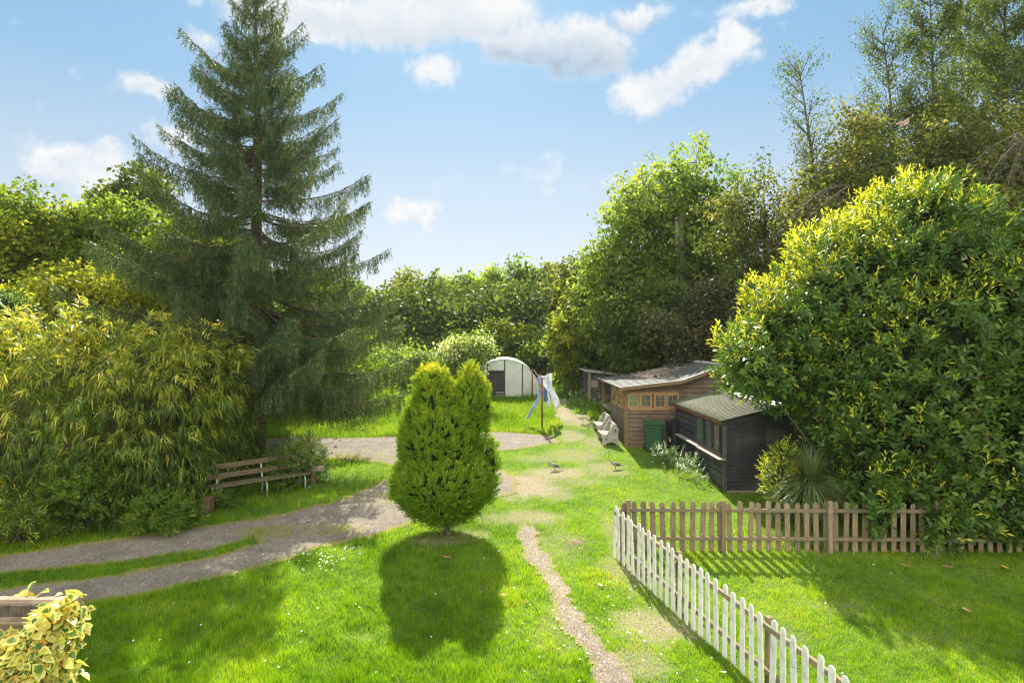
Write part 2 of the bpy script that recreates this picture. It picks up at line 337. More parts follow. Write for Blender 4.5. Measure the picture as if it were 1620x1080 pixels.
# ------------------------------------------------------------------ ground, drive, path
def gpoly(pts): return np.array([G(*p) for p in pts])
def sdf(poly, X, Y):
    """signed distance, positive inside"""
    n = len(poly); d = np.full(X.shape, 1e9); ins = np.zeros(X.shape, bool)
    for i in range(n):
        a = poly[i]; b = poly[(i+1) % n]; e = b-a; wx = X-a[0]; wy = Y-a[1]
        t = np.clip((wx*e[0]+wy*e[1])/(e@e+1e-12), 0, 1)
        d = np.minimum(d, (wx-e[0]*t)**2+(wy-e[1]*t)**2)
        c = ((a[1] > Y) != (b[1] > Y)) & (X < (b[0]-a[0])*(Y-a[1])/(b[1]-a[1]+1e-12)+a[0]); ins ^= c
    d = np.sqrt(d); return np.where(ins, d, -d)
DRIVE = gpoly([(-420, 950), (-150, 908), (0, 880), (100, 867), (200, 853), (300, 838), (362, 827), (440, 813), (512, 797), (560, 783), (600, 766), (622, 750), (630, 738), (600, 731), (520, 725), (440, 724),
               (300, 722), (100, 715), (100, 692), (440, 694), (640, 692), (700, 692), (760, 686), (800, 684), (870, 690), (880, 700), (800, 712), (762, 716), (765, 735), (790, 745), (812, 760),
               (808, 778), (780, 788), (740, 800), (660, 824), (600, 846), (500, 868), (400, 900), (260, 928), (130, 952), (0, 975), (-300, 1030)])
STRIP = gpoly([(-400, 990), (0, 932), (185, 909), (333, 882), (420, 858), (400, 851), (333, 868), (185, 890), (0, 908), (-400, 958)])
PATHP = gpoly([(820, 828), (850, 830), (856, 868), (880, 905), (902, 935), (920, 975), (955, 1010), (1003, 1075), (1060, 1160), (1000, 1160), (944, 1075), (910, 1020), (880, 975), (860, 930), (832, 888), (822, 860)])
def ell(X, Y, px, py, rx, ry):
    cx, cyy = G(px, py); sx = rx/(py-YH)*H; sy = abs(G(px, py-ry)[1]-G(px, py+ry)[1])/2
    return 1-np.sqrt(((X-cx)/sx)**2+((Y-cyy)/sy)**2)
def gravel_field(X, Y):
    nn = (fbm(X*1.1, Y*1.1, 3)-.5)*1.0+(fbm(X*5, Y*5, 9, 3)-.5)*.45
    d = sdf(DRIVE, X, Y); s = sdf(STRIP, X, Y)
    g = np.clip((d+nn*.35)/.35+.5, 0, 1)
    g = g*(1-np.clip((s+nn*.3)/.22+.5, 0, 1)*.95)
    # mossy, half grown over area in the middle and the turning circle
    tr = np.clip(ell(X, Y, 560, 736, 150, 26)*2.0, 0, 1)*.75+np.clip(ell(X, Y, 470, 840, 130, 15)*2, 0, 1)*.6+np.clip(ell(X, Y, 600, 790, 60, 14)*2, 0, 1)*.4
    g = g*(1-tr*np.clip(.5+nn*2.2, 0, 1))
    return g
def path_field(X, Y):
    nn = (fbm(X*2.2, Y*2.2, 13)-.5)*1.0+(fbm(X*7, Y*7, 19, 3)-.5)*.8
    return np.clip((sdf(PATHP, X, Y)+nn*.30-.03)/.20+.5, 0, 1)
BARE = [(835, 768, 75, 30, 1), (880, 748, 70, 12, .9), (955, 742, 45, 16, .6), (920, 762, 60, 10, .5), (905, 690, 26, 12, .7), (893, 655, 22, 16, 1.0), (918, 664, 24, 12, .9), (884, 636, 20, 8, .8),
        (690, 856, 60, 10, .6), (735, 845, 50, 10, .5), (840, 818, 70, 16, .75), (790, 820, 50, 12, .6), (910, 720, 60, 14, .55), (850, 725, 60, 8, .5), (1040, 990, 80, 45, .8), (1000, 905, 60, 45, .55), (1330, 960, 70, 22, .2), (1450, 1010, 70, 20, .15), (560, 1010, 60, 18, .3), (940, 700, 30, 12, .6),
        (1010, 1050, 60, 40, .6), (1240, 1000, 60, 40, .25), (880, 860, 60, 40, .35), (975, 850, 20, 60, .4), (900, 1000, 70, 60, .35)]
def bare_field(X, Y):
    nn = (fbm(X*1.6, Y*1.6, 23)-.5)*1.5+(fbm(X*6, Y*6, 29, 3)-.5)*1.0
    b = np.zeros(X.shape)
    for (px, py, rx, ry, k) in BARE: b = np.maximum(b, np.clip(ell(X, Y, px, py, rx, ry)*1.8+nn*.7, 0, 1)*k)
    return b
def ground_mat():
    m, nt = new_mat('turf_and_soil'); ge = N(nt, 'ShaderNodeNewGeometry')
    n1 = N(nt, 'ShaderNodeTexNoise', i_Scale=1.3, i_Detail=8.0, i_Roughness=.7); nt.links.new(ge.outputs['Position'], n1.inputs[0])
    n2 = N(nt, 'ShaderNodeTexNoise', i_Scale=30., i_Detail=4.0); nt.links.new(ge.outputs['Position'], n2.inputs[0])
    c = mixc(nt, maprange(nt, n1.outputs[0], .35, .65), (.065, .125, .018), (.13, .20, .03))
    c = mixc(nt, math_n(nt, 'MULTIPLY', maprange(nt, n2.outputs[0], .45, .7), .35), c, (.17, .14, .06))
    at = N(nt, 'ShaderNodeAttribute', attribute_name='bare')
    soil = mixc(nt, maprange(nt, n2.outputs[0], .35, .68), (.19, .15, .10), (.36, .30, .21))
    c = mixc(nt, at.outputs['Fac'], c, soil)
    p = N(nt, 'ShaderNodeBsdfPrincipled', i_Roughness=.95); p.inputs['Specular IOR Level'].default_value = .1; nt.links.new(c, p.inputs['Base Color'])
    b = N(nt, 'ShaderNodeBump', i_Strength=.5, i_Distance=.03); nt.links.new(n2.outputs[0], b.inputs['Height']); nt.links.new(b.outputs[0], p.inputs['Normal'])
    out(nt, p.outputs[0]); return m
def gravel_mat(name, ca, cb, moss, scale=55.):
    m, nt = new_mat(name); ge = N(nt, 'ShaderNodeNewGeometry')
    v = N(nt, 'ShaderNodeTexVoronoi', i_Scale=scale); nt.links.new(ge.outputs['Position'], v.inputs['Vector'])
    n1 = N(nt, 'ShaderNodeTexNoise', i_Scale=2.0, i_Detail=7.0, i_Roughness=.7); nt.links.new(ge.outputs['Position'], n1.inputs[0])
    n2 = N(nt, 'ShaderNodeTexNoise', i_Scale=18., i_Detail=4.0); nt.links.new(ge.outputs['Position'], n2.inputs[0])
    sp = N(nt, 'ShaderNodeSeparateColor'); nt.links.new(v.outputs['Color'], sp.inputs[0])
    c = ramp(nt, sp.outputs[0], [(0, ca), (.8, cb), (1, tuple(min(.7, x*1.9) for x in cb))])
    c = mixc(nt, maprange(nt, n1.outputs[0], .35, .7, 0, .5), c, tuple(x*.62 for x in ca))
    at = N(nt, 'ShaderNodeAttribute', attribute_name='grav')
    f = math_n(nt, 'SUBTRACT', math_n(nt, 'ADD', math_n(nt, 'SUBTRACT', 1.25, at.outputs['Fac']), n2.outputs[0]), .62)
    c = mixc(nt, maprange(nt, f, .15, .75, 0, .9), c, mixc(nt, n1.outputs[0], moss, (.34, .24, .07)))
    p = N(nt, 'ShaderNodeBsdfPrincipled', i_Roughness=.9); p.inputs['Specular IOR Level'].default_value = .2; nt.links.new(c, p.inputs['Base Color'])
    b = N(nt, 'ShaderNodeBump', i_Strength=.7, i_Distance=.015); nt.links.new(v.outputs['Distance'], b.inputs['Height']); nt.links.new(b.outputs[0], p.inputs['Normal'])
    out(nt, p.outputs[0]); return m
xs = np.unique(np.concatenate([np.linspace(-900, -60, 15), np.linspace(-60, -14, 24), np.arange(-14, 14.01, .12), np.linspace(14, 60, 24), np.linspace(60, 900, 15)]))
ys = np.unique(np.concatenate([np.linspace(-300, -10, 8), np.linspace(-10, 5, 12), np.arange(5, 36, .14), np.linspace(36, 75, 30), np.linspace(75, 1500, 20)]))
XX, YY = np.meshgrid(xs, ys)
def bumpz(X, Y): return (fbm(X*.7, Y*.7, 41, 3)-.5)*.05
gm = np_mesh('ground', np.stack([XX, YY, gzn(YY)+np.where((YY > 5) & (YY < 36) & (abs(XX) < 14), bumpz(XX, YY), 0)], -1).reshape(-1, 3), 4,
      (lambda r, c: (np.stack([np.arange(r-1)[:, None]*c+np.arange(c-1), np.arange(r-1)[:, None]*c+np.arange(1, c), np.arange(1, r)[:, None]*c+np.arange(1, c), np.arange(1, r)[:, None]*c+np.arange(c-1)], -1)).ravel())(len(ys), len(xs)), smooth=True)
a = gm.attributes.new('bare', 'FLOAT', 'POINT'); a.data.foreach_set('value', np.clip(bare_field(XX, YY)*.9, 0, 1).astype(np.float32).ravel())
gm.materials.append(ground_mat()); meta(link('ground', gm, None), kind='structure')
def sheet(name, field, x0, x1, y0, y1, st, mat, lift, thr):
    X, Y = np.meshgrid(np.arange(x0, x1, st), np.arange(y0, y1, st)); g = field(X, Y); r, c = X.shape
    q = (g[:-1, :-1]+g[1:, 1:]+g[:-1, 1:]+g[1:, :-1])/4 > thr
    i, j = np.nonzero(q); L = np.stack([i*c+j, i*c+j+1, (i+1)*c+j+1, (i+1)*c+j], -1).ravel()
    u, inv = np.unique(L, return_inverse=True)
    V = np.stack([X, Y, gzn(Y)+bumpz(X, Y)+lift], -1).reshape(-1, 3)[u]
    me = np_mesh(name, V, 4, inv, smooth=True)
    a = me.attributes.new('grav', 'FLOAT', 'POINT'); a.data.foreach_set('value', g.ravel()[u].astype(np.float32))
    me.materials.append(mat); return meta(link(name, me, None), kind='structure')
sheet('driveway', gravel_field, -13.8, 3, 8, 26, .07, gravel_mat('drive_gravel', (.120, .103, .082), (.285, .243, .195), (.13, .16, .035), 85.), .012, .22)
sheet('path', path_field, 0, 4, 6, 16, .05, gravel_mat('path_gravel', (.145, .115, .085), (.29, .24, .18), (.12, .17, .03), 60), .014, .38)

# grass
def view_samples(n, y0, y1, pw=1.0, marg=2.5):
    """points on the ground within reach of the view, spread so that density falls with distance"""
    u = rng.random(n)
    y = (y0**(1-pw)+(y1**(1-pw)-y0**(1-pw))*u)**(1/(1-pw)) if pw != 1 else y0*(y1/y0)**u
    x = (rng.random(n)*2-1)*(y*.86+marg)
    return x, y
def grass(name, n, y0, y1, pw, hfun, mat, wid, tfun, keep, parent=None, splay=.5):
    x, y = view_samples(n, y0, y1, pw); k = keep(x, y); x = x[k]; y = y[k]; n = len(x)
    h = hfun(x, y)*rng.uniform(.55, 1.25, n); az_ = rng.random(n)*2*np.pi; lean = rng.random(n)**.7*splay
    tipx = np.cos(az_)*lean*h; tipy = np.sin(az_)*lean*h
    fa = rng.random(n)*np.pi; wd = wid*rng.uniform(.6, 1.3, n)*(.5+.5*y/12)
    z = gzn(y)+bumpz(x, y)
    V = np.empty((n, 3, 3), np.float32)
    V[:, 0] = np.stack([x-np.cos(fa)*wd/2, y-np.sin(fa)*wd/2, z-.004], -1); V[:, 1] = np.stack([x+np.cos(fa)*wd/2, y+np.sin(fa)*wd/2, z-.004], -1)
    V[:, 2] = np.stack([x+tipx, y+tipy, z+h], -1)
    me = np_mesh(name, V.reshape(-1, 3), 3, np.arange(3*n), np.clip(tfun(x, y)+rng.normal(0, .13, n), 0, 1))
    return link(name, me, mat, parent)
TURF_END = lambda x, y: (sdf(MEADOW, x, y) < 0)
MEADOW = gpoly([(-500, 692), (455, 693), (640, 690), (760, 682), (870, 686), (886, 668), (870, 640), (862, 618), (500, 606), (-500, 606)])
def lawn_keep(x, y):
    g = np.maximum(gravel_field(x, y), path_field(x, y)); b = bare_field(x, y)
    tread = (fbm(x*2.5, y*2.5, 77)-.5)
    return (rng.random(len(x)) > g*.985) & (rng.random(len(x)) > b*.93+np.clip(tread, 0, .2)) & (sdf(MEADOW, x, y) < .1)
def lawn_h(x, y):
    b = np.maximum(bare_field(x, y), gravel_field(x, y)*.8); t = fbm(x*3.2, y*3.2, 51)
    left = 1/(1+np.exp((x-1.2)*1.2))
    t2 = fbm(x*9, y*9, 53, 2)
    return (.022+.045*t+.055*t2**2+.06*np.clip(t-.58, 0, 1)*4)*(1-.6*b)*(.8+.55*left)
def lawn_t(x, y):
    b = bare_field(x, y); g = gravel_field(x, y)
    right = 1/(1+np.exp(-(x-.9)*1.5))
    return .36+.34*(fbm(x*.8, y*.8, 61)-.5)*2+.22*(fbm(x*4, y*4, 67)-.5)*2+.28*(fbm(x*13, y*13, 69, 2)-.5)*2+.35*b+.35*g+.10*right
g1 = grass('lawn_grass', 1000000, 6.0, 27, 1.6, lawn_h, 'grass', .0105, lawn_t, lawn_keep); meta(g1, 'short green lawn grass growing over the garden', 'grass', kind='stuff')
def mead_h(x, y): t = fbm(x*1.1, y*1.1, 81); return .10+.22*t*t+.22*np.clip(t-.6, 0, 1)
def mead_t(x, y): return .50+.7*(fbm(x*.6, y*.6, 91)-.5)+.3*(fbm(x*3, y*3, 93)-.5)-.0*x
def mead_keep(x, y): return (sdf(MEADOW, x, y) > -.1) & (bare_field(x, y) < .5)
g2 = grass('meadow_grass', 520000, 21, 42, 1.3, mead_h, 'meadow', .014, mead_t, mead_keep); meta(g2, 'tall sunlit meadow grass beyond the gravel drive', 'grass', kind='stuff')
g3 = grass('field_grass', 160000, 26, 75, 1.5, lambda x, y: .12+.2*fbm(x, y, 5), 'meadow', .03, lambda x, y: .45+.4*(fbm(x*.4, y*.4, 9)-.5), lambda x, y: (sdf(MEADOW, x, y) < 0) & (bare_field(x, y) < .3))
meta(g3, 'rough grass running under the trees at the far end', 'grass', kind='stuff')
# small weeds, clover heads and daisies sprinkled through the lawn
def daisies(name, label, spots, r):
    mb = MB()
    for (px, py, n, sx, sy) in spots:
        for _ in range(n):
            x, y = G(px+rng.normal()*sx, py+rng.normal()*sy); z = gz(y)+.055+rng.random()*.02; q = r*rng.uniform(.7, 1.2); k0 = rng.random()*6
            t = Vector((rng.normal()*.3, rng.normal()*.3-.2, 1)).normalized(); e1 = t.cross(Vector((1, 0, 0))).normalized(); e2 = t.cross(e1); c = Vector((x, y, z))
            mb.add([c+(e1*math.cos(k0+i*1.047)+e2*math.sin(k0+i*1.047))*q for i in range(6)], [tuple(range(6))])
    o = mb.build(name, 'daisy'); return meta(o, label, 'daisies', kind='stuff')
daisies('daisies', 'white daisies scattered over the green lawn', [(485, 882, 12, 14, 5), (520, 893, 30, 14, 8), (555, 872, 14, 12, 3)] + [(rng.uniform(200, 1500), rng.uniform(800, 1075), 1, 1, 1) for _ in range(60)] + [(900, 1000, 30, 70, 60), (1010, 1000, 30, 50, 60)], .017)

# ------------------------------------------------------------------ vegetation
def tubes_mesh(name, polys, mat, parent, n=5):
    mb = MB()
    for pts, rad in polys: mb.tube(pts, rad, n, cap=False)
    return mb.build(name, mat, parent, smooth=True)
def bez(a, b, c, n=6): return [a*(1-t)**2+b*2*t*(1-t)+c*t*t for t in np.linspace(0, 1, n)]
def curve3(a, c, lift, wob=.0, n=5):
    a = Vector(a); c = Vector(c); m = (a+c)/2+Vector((rng.normal()*wob, rng.normal()*wob, lift)); return bez(a, m, c, n)
def broad_tree(name, label, cat, group, base, blobs, leafn, mat, leaf=(.13, .08), trunk=.16, bark='bark', clus_r=.34, per=22, tint=(.5, .2), trunks=1, upt=.35, fork=.35, twigs=.5, flat=.8, shell=.45, tip=False, trunk_to=None):
    """blobs: world ellipsoids (x,y,z,rx,ry,rz). Limbs run from the trunk into each, twigs from there to leaf clusters."""
    bx, by = base; bz = gz(by)
    r = thing(name, label, cat, (bx, by, bz), group); leafn = int(leafn*.58)
    B = np.array(blobs, float); vol = (B[:, 3]*B[:, 4]*B[:, 5])**(2/3); ncl = max(1, leafn//per)
    cnt = np.maximum(2, (ncl*vol/vol.sum()).astype(int))
    top = B[:, 2].max(); polys = []; C = []
    tx = np.average(B[:, 0], weights=vol); ty = np.average(B[:, 1], weights=vol)
    tops = []
    for k in range(trunks):
        o = Vector((rng.normal()*.25*(trunks > 1), rng.normal()*.25*(trunks > 1), 0)); e = Vector((tx+rng.normal()*.3*(1+trunks), ty+rng.normal()*.3, trunk_to or (bz+(top-bz)*.88)))
        pts = bez(Vector((bx, by, bz-.1))+o, Vector((bx*.6+tx*.4, by*.6+ty*.4, bz*.5+top*.5))+o*2, e, 9); tops.append(pts)
        polys.append((pts, [trunk*(1-.9*(i/8)**.8)*(1.25 if i == 0 else 1) for i in range(9)]))
    for b, c in zip(B, cnt):
        cen = Vector(b[:3]); pts = tops[rng.integers(len(tops))]
        j = int(np.clip(((cen.z-bz)/(top-bz)*.88-fork*.5)*8, 1, 7)); st = pts[j]
        lr = trunk*.42*(1-.6*j/8); lp = curve3(st, cen, -.12*(cen-st).length*.5, .15, 6)
        polys.append((lp, [lr*(1-.75*i/5) for i in range(6)]))
        d = rand_dirs(c); rad = (shell+(1-shell)*rng.random(c)**.6)[:, None]*(.8+.35*rng.random((c, 1)))*np.where(rng.random((c, 1)) < .14, 1.28, 1.)
        pos = b[:3]+d*rad*b[3:6]; pos = pos[pos[:, 2] > gz(by)+.25]; C.append(pos)
        for p in pos[rng.random(len(pos)) < twigs*.35]:
            s = lp[rng.integers(2, 6)]; p = Vector(p); polys.append((curve3(s, p, .05, .08, 4), [lr*.28, lr*.18, lr*.1, .006]))
    ct0 = np.concatenate([np.full(len(c_), rng.normal(0, .16)) for c_ in C]); C = np.concatenate(C); n = len(C)*per
    cc = np.repeat(C, per, 0); jit = rng.normal(size=(n, 3))*clus_r*np.array([1, 1, flat])*.50
    pos = cc+jit; D = unit(jit*1.2/clus_r+rand_dirs(n)*.8+np.array([0, 0, -.15])); Nn = unit(rand_dirs(n)*.75+np.array([0, 0, upt+.3]))
    ct = np.repeat(rng.normal(0, tint[1]*.8, len(C))+ct0, per)
    t = tint[0]+ct+rng.normal(0, tint[1], n)
    if tip: t = t+.25*(cc[:, 2]-B[:, 2].mean())/(B[:, 5].mean()*2+.01)
    ls = rng.uniform(.6, 1.25, n)
    leaves('crown', pos, D, Nn, leaf[0]*1.35*ls, leaf[1]*1.35*ls, t, mat, r, droop=.1)
    tubes_mesh('trunk', polys, bark, r)
    return r
def crown_px(px, top, bot, hw, Y, n, depth=.8, seed=0, ratio=.36):
    n = int(n*1.5)
    """break a crown (its outline given at distance Y) into n rounded sub-crowns in metres"""
    rs = np.random.default_rng(abs(seed+int(px)*7+int(top))); k = Y/F; cx = (px-810)*k; zt = H-(top-540)*k; zb = H-(bot-540)*k; cz = (zt+zb)/2; rz = (zt-zb)/2; rx = hw*k; ry = rx*depth
    res = []
    for i in range(n):
        d = rs.normal(size=3); d /= np.linalg.norm(d); q = rs.random()**.4*(1-ratio*.85); s = ratio*rs.uniform(.5, 1.3)
        p = d*q*1.12
        res.append((cx+p[0]*rx, Y+p[1]*ry, cz+p[2]*rz, rx*s, ry*s, max(rz*s*.8, rx*s*.6)))
    return res

# --- spruce
def spruce():
    bx, by = -7.95, 18.9; bz = gz(by); Ht = 15.4
    r = thing('spruce_tree', 'tall dark spruce with drooping branches, behind the bench', 'spruce tree', (bx, by, bz))
    polys = [([Vector((bx+math.sin(i)*.03, by, bz-.1+i*Ht/12)) for i in range(13)], [.26*(1-i/12)**.85+.012 for i in range(13)])]
    segA = []; segB = []; lim = []
    prof = [(0.0, .9), (.06, 3.4), (.16, 4.8), (.30, 5.0), (.42, 4.6), (.52, 3.75), (.62, 3.0), (.72, 2.3), (.82, 1.5), (.9, .95), (.97, .4), (1, .1)]
    tt = np.array([p[0] for p in prof]); rr = np.array([p[1] for p in prof])
    z = 2.95; hook = 0
    while z < Ht-.1:
        f = z/Ht; Lm = np.interp(f, tt, rr); nb = 7 if f < .5 else 6; a0 = rng.random()*6.28
        for k in range(nb):
            a_ = a0+k*6.283/nb+rng.normal()*.16; L = Lm*rng.uniform(.62, 1.04)
            if rng.random() < .05: continue
            zz = z+rng.normal()*.16; o = Vector((math.cos(a_), math.sin(a_), 0))
            rise = np.interp(f, [0, .25, .5, .8, 1], [-.30, -.20, .02, .36, .9])+rng.normal()*.05; up = np.interp(f, [0, .4, 1], [.06, .13, .22])
            pts = [Vector((bx, by, bz+zz))+o*L*s+Vector((0, 0, L*(rise*s-.18*math.sin(s*3.0)*(1-f)+up*s**3))) for s in np.linspace(0, 1, 8)]
            lim.append((pts, [max(.006, .036*(L/4)*(1-s)+.006) for s in np.linspace(0, 1, 8)]))
            A = np.array(pts); n = int(max(4, L/.075)); side = np.array([-o.y, o.x, 0]); clump = rng.random(40)
            for q in range(n):
                s = .16+.84*(q+rng.random()*.8)/n
                if s > 1: s = 1.
                cl = .55+.75*clump[int(s*9)]          # boughlets come in clumps along the limb
                u = s*7; i = min(6, int(u)); p = A[i]*(1-u+i)+A[i+1]*(u-i); fw = unit(A[i+1]-A[i])
                ll = min(.75, .15+.32*L*(1-s)**.8)*rng.uniform(.6, 1.2)*cl
                for sg in (-1, 1):
                    e = p+(side*sg*.75+fw*.7+np.array([0, 0, -.22]))*ll*.8+np.array([0, 0, -ll*.16])
                    segA.append(p); segB.append(e)
                    for _ in range(3 if ll > .3 else 2):
                        w_ = rng.random(); h = p*(1-w_)+e*w_; hl = rng.uniform(.16, .60)*(1.2-.75*f)*cl
                        segA.append(h); segB.append(h+np.array([rng.normal()*.06, rng.normal()*.06, -hl])+fw*.12*hl)
                if rng.random() < .3: segA.append(p); segB.append(p+fw*.14+np.array([0, 0, .05]))
            segA.append(A[-2]); segB.append(A[-1]+unit(A[-1]-A[-2])*.1)
        z += .42 if f < .55 else .34
    SA = np.array(segA); SB = np.array(segB); Ln = np.linalg.norm(SB-SA, axis=1); cnt = np.maximum(4, (Ln*38).astype(int))
    idx = np.repeat(np.arange(len(SA)), cnt); n = len(idx); s = rng.random(n)[:, None]; dr = unit(SB-SA)[idx]
    P_ = SA[idx]*(1-s)+SB[idx]*s+rng.normal(size=(n, 3))*.012; D = unit(dr*.9+rand_dirs(n)*.62); Nn = rand_dirs(n)
    seg_t = rng.normal(0, .14, len(SA))[idx]; t = .48+seg_t+rng.normal(0, .12, n)+.25*(s[:, 0]-.5)
    brown = (rng.random(len(SA)) < .05)[idx]; t = np.where(brown, .97, np.minimum(t, .86))
    leaves('crown', P_, D, Nn, rng.uniform(.055, .095, n), .021, t, 'spruce', r)
    tubes_mesh('branch', lim, 'bark_red', r, 5)
    tubes_mesh('trunk', polys, 'bark_red', r, 12)
spruce()

# --- golden cypress
def ell_surface(E, n):
    E = np.array(E, float); ar = (E[:, 3]*E[:, 4]+E[:, 3]*E[:, 5]+E[:, 4]*E[:, 5]); ix = rng.choice(len(E), n, p=ar/ar.sum()); d = rand_dirs(n)
    pos = E[ix, :3]+d*E[ix, 3:6]; nor = unit(d/E[ix, 3:6]); ok = np.ones(n, bool)
    for j, e in enumerate(E):
        q = (((pos-e[:3])/e[3:6])**2).sum(1) < .86; ok &= ~(q & (ix != j))
    return pos[ok], nor[ok]
def cypress():
    bx, by = G(708, 846); bz = gz(by); k = by/F
    r = thing('cypress_tree', 'rounded golden cypress with two peaks, alone on the lawn', 'conifer', (bx, by, bz))
    def e(px, py, rx, ry, dy=0., dep=1.): c = Pt(px, py, by+dy); return (c.x, c.y, c.z, rx*k, rx*k*dep, ry*k)
    E = [e(701, 762, 77, 56), e(702, 785, 58, 42), e(696, 712, 59, 72), e(676, 690, 38, 62), e(684, 640, 31, 54), e(668, 668, 24, 38), e(744, 657, 23, 72), e(726, 690, 31, 70), e(754, 640, 12, 44), e(767, 646, 9, 28), e(744, 604, 8, 26), e(684, 610, 25, 27), e(774, 736, 12, 40), e(765, 770, 18, 26), e(712, 662, 30, 50), e(715, 650, 20, 42), e(655, 700, 22, 50)]
    pos, nor = ell_surface(E, 19000); n = len(pos); per = 13
    gd = unit(nor*.75+np.array([0, 0, .85])+rng.normal(size=(n, 3))*.28)
    lump = fbm(pos[:, 0]*7+pos[:, 1]*3, pos[:, 2]*7, 31, 3)-.5
    pos = pos+nor*(lump[:, None]*.16-.03)+nor*rng.normal(size=(n, 1))*.04
    ii = np.repeat(np.arange(n), per); m = len(ii)
    j = np.tile(np.arange(per), n)/(per-1.); sd = unit(np.cross(gd, nor+rng.normal(size=(n, 3))*.4))[ii]; sg = np.where(np.arange(m) % 2 == 0, 1, -1)[:, None]
    B_ = pos[ii]+gd[ii]*(j*.11)[:, None]; D = unit(gd[ii]*.85+sd*sg*.65+rng.normal(size=(m, 3))*.22)
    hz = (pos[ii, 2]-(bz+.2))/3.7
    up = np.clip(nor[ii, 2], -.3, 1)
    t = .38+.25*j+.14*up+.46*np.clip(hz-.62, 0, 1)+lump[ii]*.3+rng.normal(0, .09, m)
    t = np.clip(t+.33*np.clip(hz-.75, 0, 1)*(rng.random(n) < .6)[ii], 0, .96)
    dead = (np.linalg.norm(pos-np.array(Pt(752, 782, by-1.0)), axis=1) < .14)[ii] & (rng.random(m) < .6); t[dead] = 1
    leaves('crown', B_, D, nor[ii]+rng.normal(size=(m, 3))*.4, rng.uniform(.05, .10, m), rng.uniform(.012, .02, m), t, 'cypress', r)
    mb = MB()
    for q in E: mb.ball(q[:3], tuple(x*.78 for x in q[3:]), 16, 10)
    mb.build('shade_core', 'crown_shade', r, smooth=True)  # solid balls added as dark shade between the sprays
    MB().tube([(bx+.01, by, bz-.1), (bx, by, bz), (bx-.01, by, bz+.18), (bx-.03, by, bz+.6), (bx-.03, by, bz+1.6)], [.11, .075, .062, .06, .04], 10).build('trunk', 'bark', r, smooth=True)
cypress()

# --- bamboo thicket
def bamboo():
    r0 = (-10.2, 14.6); r = thing('bamboo_clump', 'big yellow green bamboo thicket left of the bench', 'bamboo', (*r0, gz(r0[1])))
    k = 15/F
    def e(px, py, rx, ry, Y, dep=1.): c = Pt(px, py, Y); s = Y/F; return (c.x, c.y, c.z, rx*s, rx*s*dep, ry*s)
    E = [e(60, 620, 130, 110, 15.6, .8), e(170, 610, 110, 105, 15.8, .8), e(270, 620, 110, 100, 16, .8), e(60, 720, 150, 120, 14.7, .7), e(172, 725, 128, 115, 14.8, .7), e(315, 700, 90, 105, 17.2, .7), e(362, 690, 55, 90, 17.8, .7),
         e(235, 745, 66, 85, 15.4, .7), e(-60, 660, 120, 150, 15.5, .8), e(-150, 700, 140, 170, 15, .8), e(310, 575, 60, 60, 16.8, .8), e(30, 575, 60, 60, 16, .8), e(375, 640, 45, 60, 17.1, .8), e(398, 715, 28, 60, 18.2, .8)]
    pos, nor = ell_surface(E, 17000); ok = pos[:, 2] > gzn(pos[:, 1])+.15; pos = pos[ok]; nor = nor[ok]
    keep = rng.random(len(pos)) < np.where(nor[:, 1] > .4, .3, 1); pos = pos[keep]; nor = nor[keep]; n = len(pos)
    pos = pos+nor*(rng.random((n, 1))**1.3*-1.1+.22)+nor*((fbm(pos[:, 0]*1.5, pos[:, 2]*1.5, 71, 3)-.5)*1.8)[:, None]
    per = 9; ii = np.repeat(np.arange(n), per); m = len(ii)
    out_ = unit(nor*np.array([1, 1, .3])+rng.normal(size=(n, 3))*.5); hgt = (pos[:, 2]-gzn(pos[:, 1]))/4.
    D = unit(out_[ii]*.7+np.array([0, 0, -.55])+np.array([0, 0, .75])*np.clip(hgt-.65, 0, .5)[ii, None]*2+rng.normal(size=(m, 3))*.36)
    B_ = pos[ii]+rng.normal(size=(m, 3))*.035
    t = .19+.48*np.clip(hgt[ii], 0, 1.1)+rng.normal(0, .13, n)[ii]+rng.normal(0, .13, m)-.08  # yellowed tops; darker low leaves carry under-shade in their colour
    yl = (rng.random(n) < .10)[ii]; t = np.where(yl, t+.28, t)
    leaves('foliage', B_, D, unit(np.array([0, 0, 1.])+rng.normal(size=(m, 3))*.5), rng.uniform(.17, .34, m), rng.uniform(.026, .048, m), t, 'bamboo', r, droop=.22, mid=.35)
    polys = []
    for _ in range(330):
        x = rng.uniform(-15, -8.2); y = rng.uniform(14.9, 17.2)-.25*(x+11)*-.2; z = gz(y); h = rng.uniform(1.8, 3.9)*(1 if x < -8.5 else .75)
        d = Vector((rng.normal()*.5, rng.normal()*.3-.5, 0)); polys.append(([Vector((x, y, z))+d*(s**2)+Vector((0, 0, h*s)) for s in (0, .3, .6, .85, 1)], [.014, .013, .011, .008, .004]))
    tubes_mesh('culm', polys, 'culm', r, 4)['kind'] = 'stuff'
bamboo()

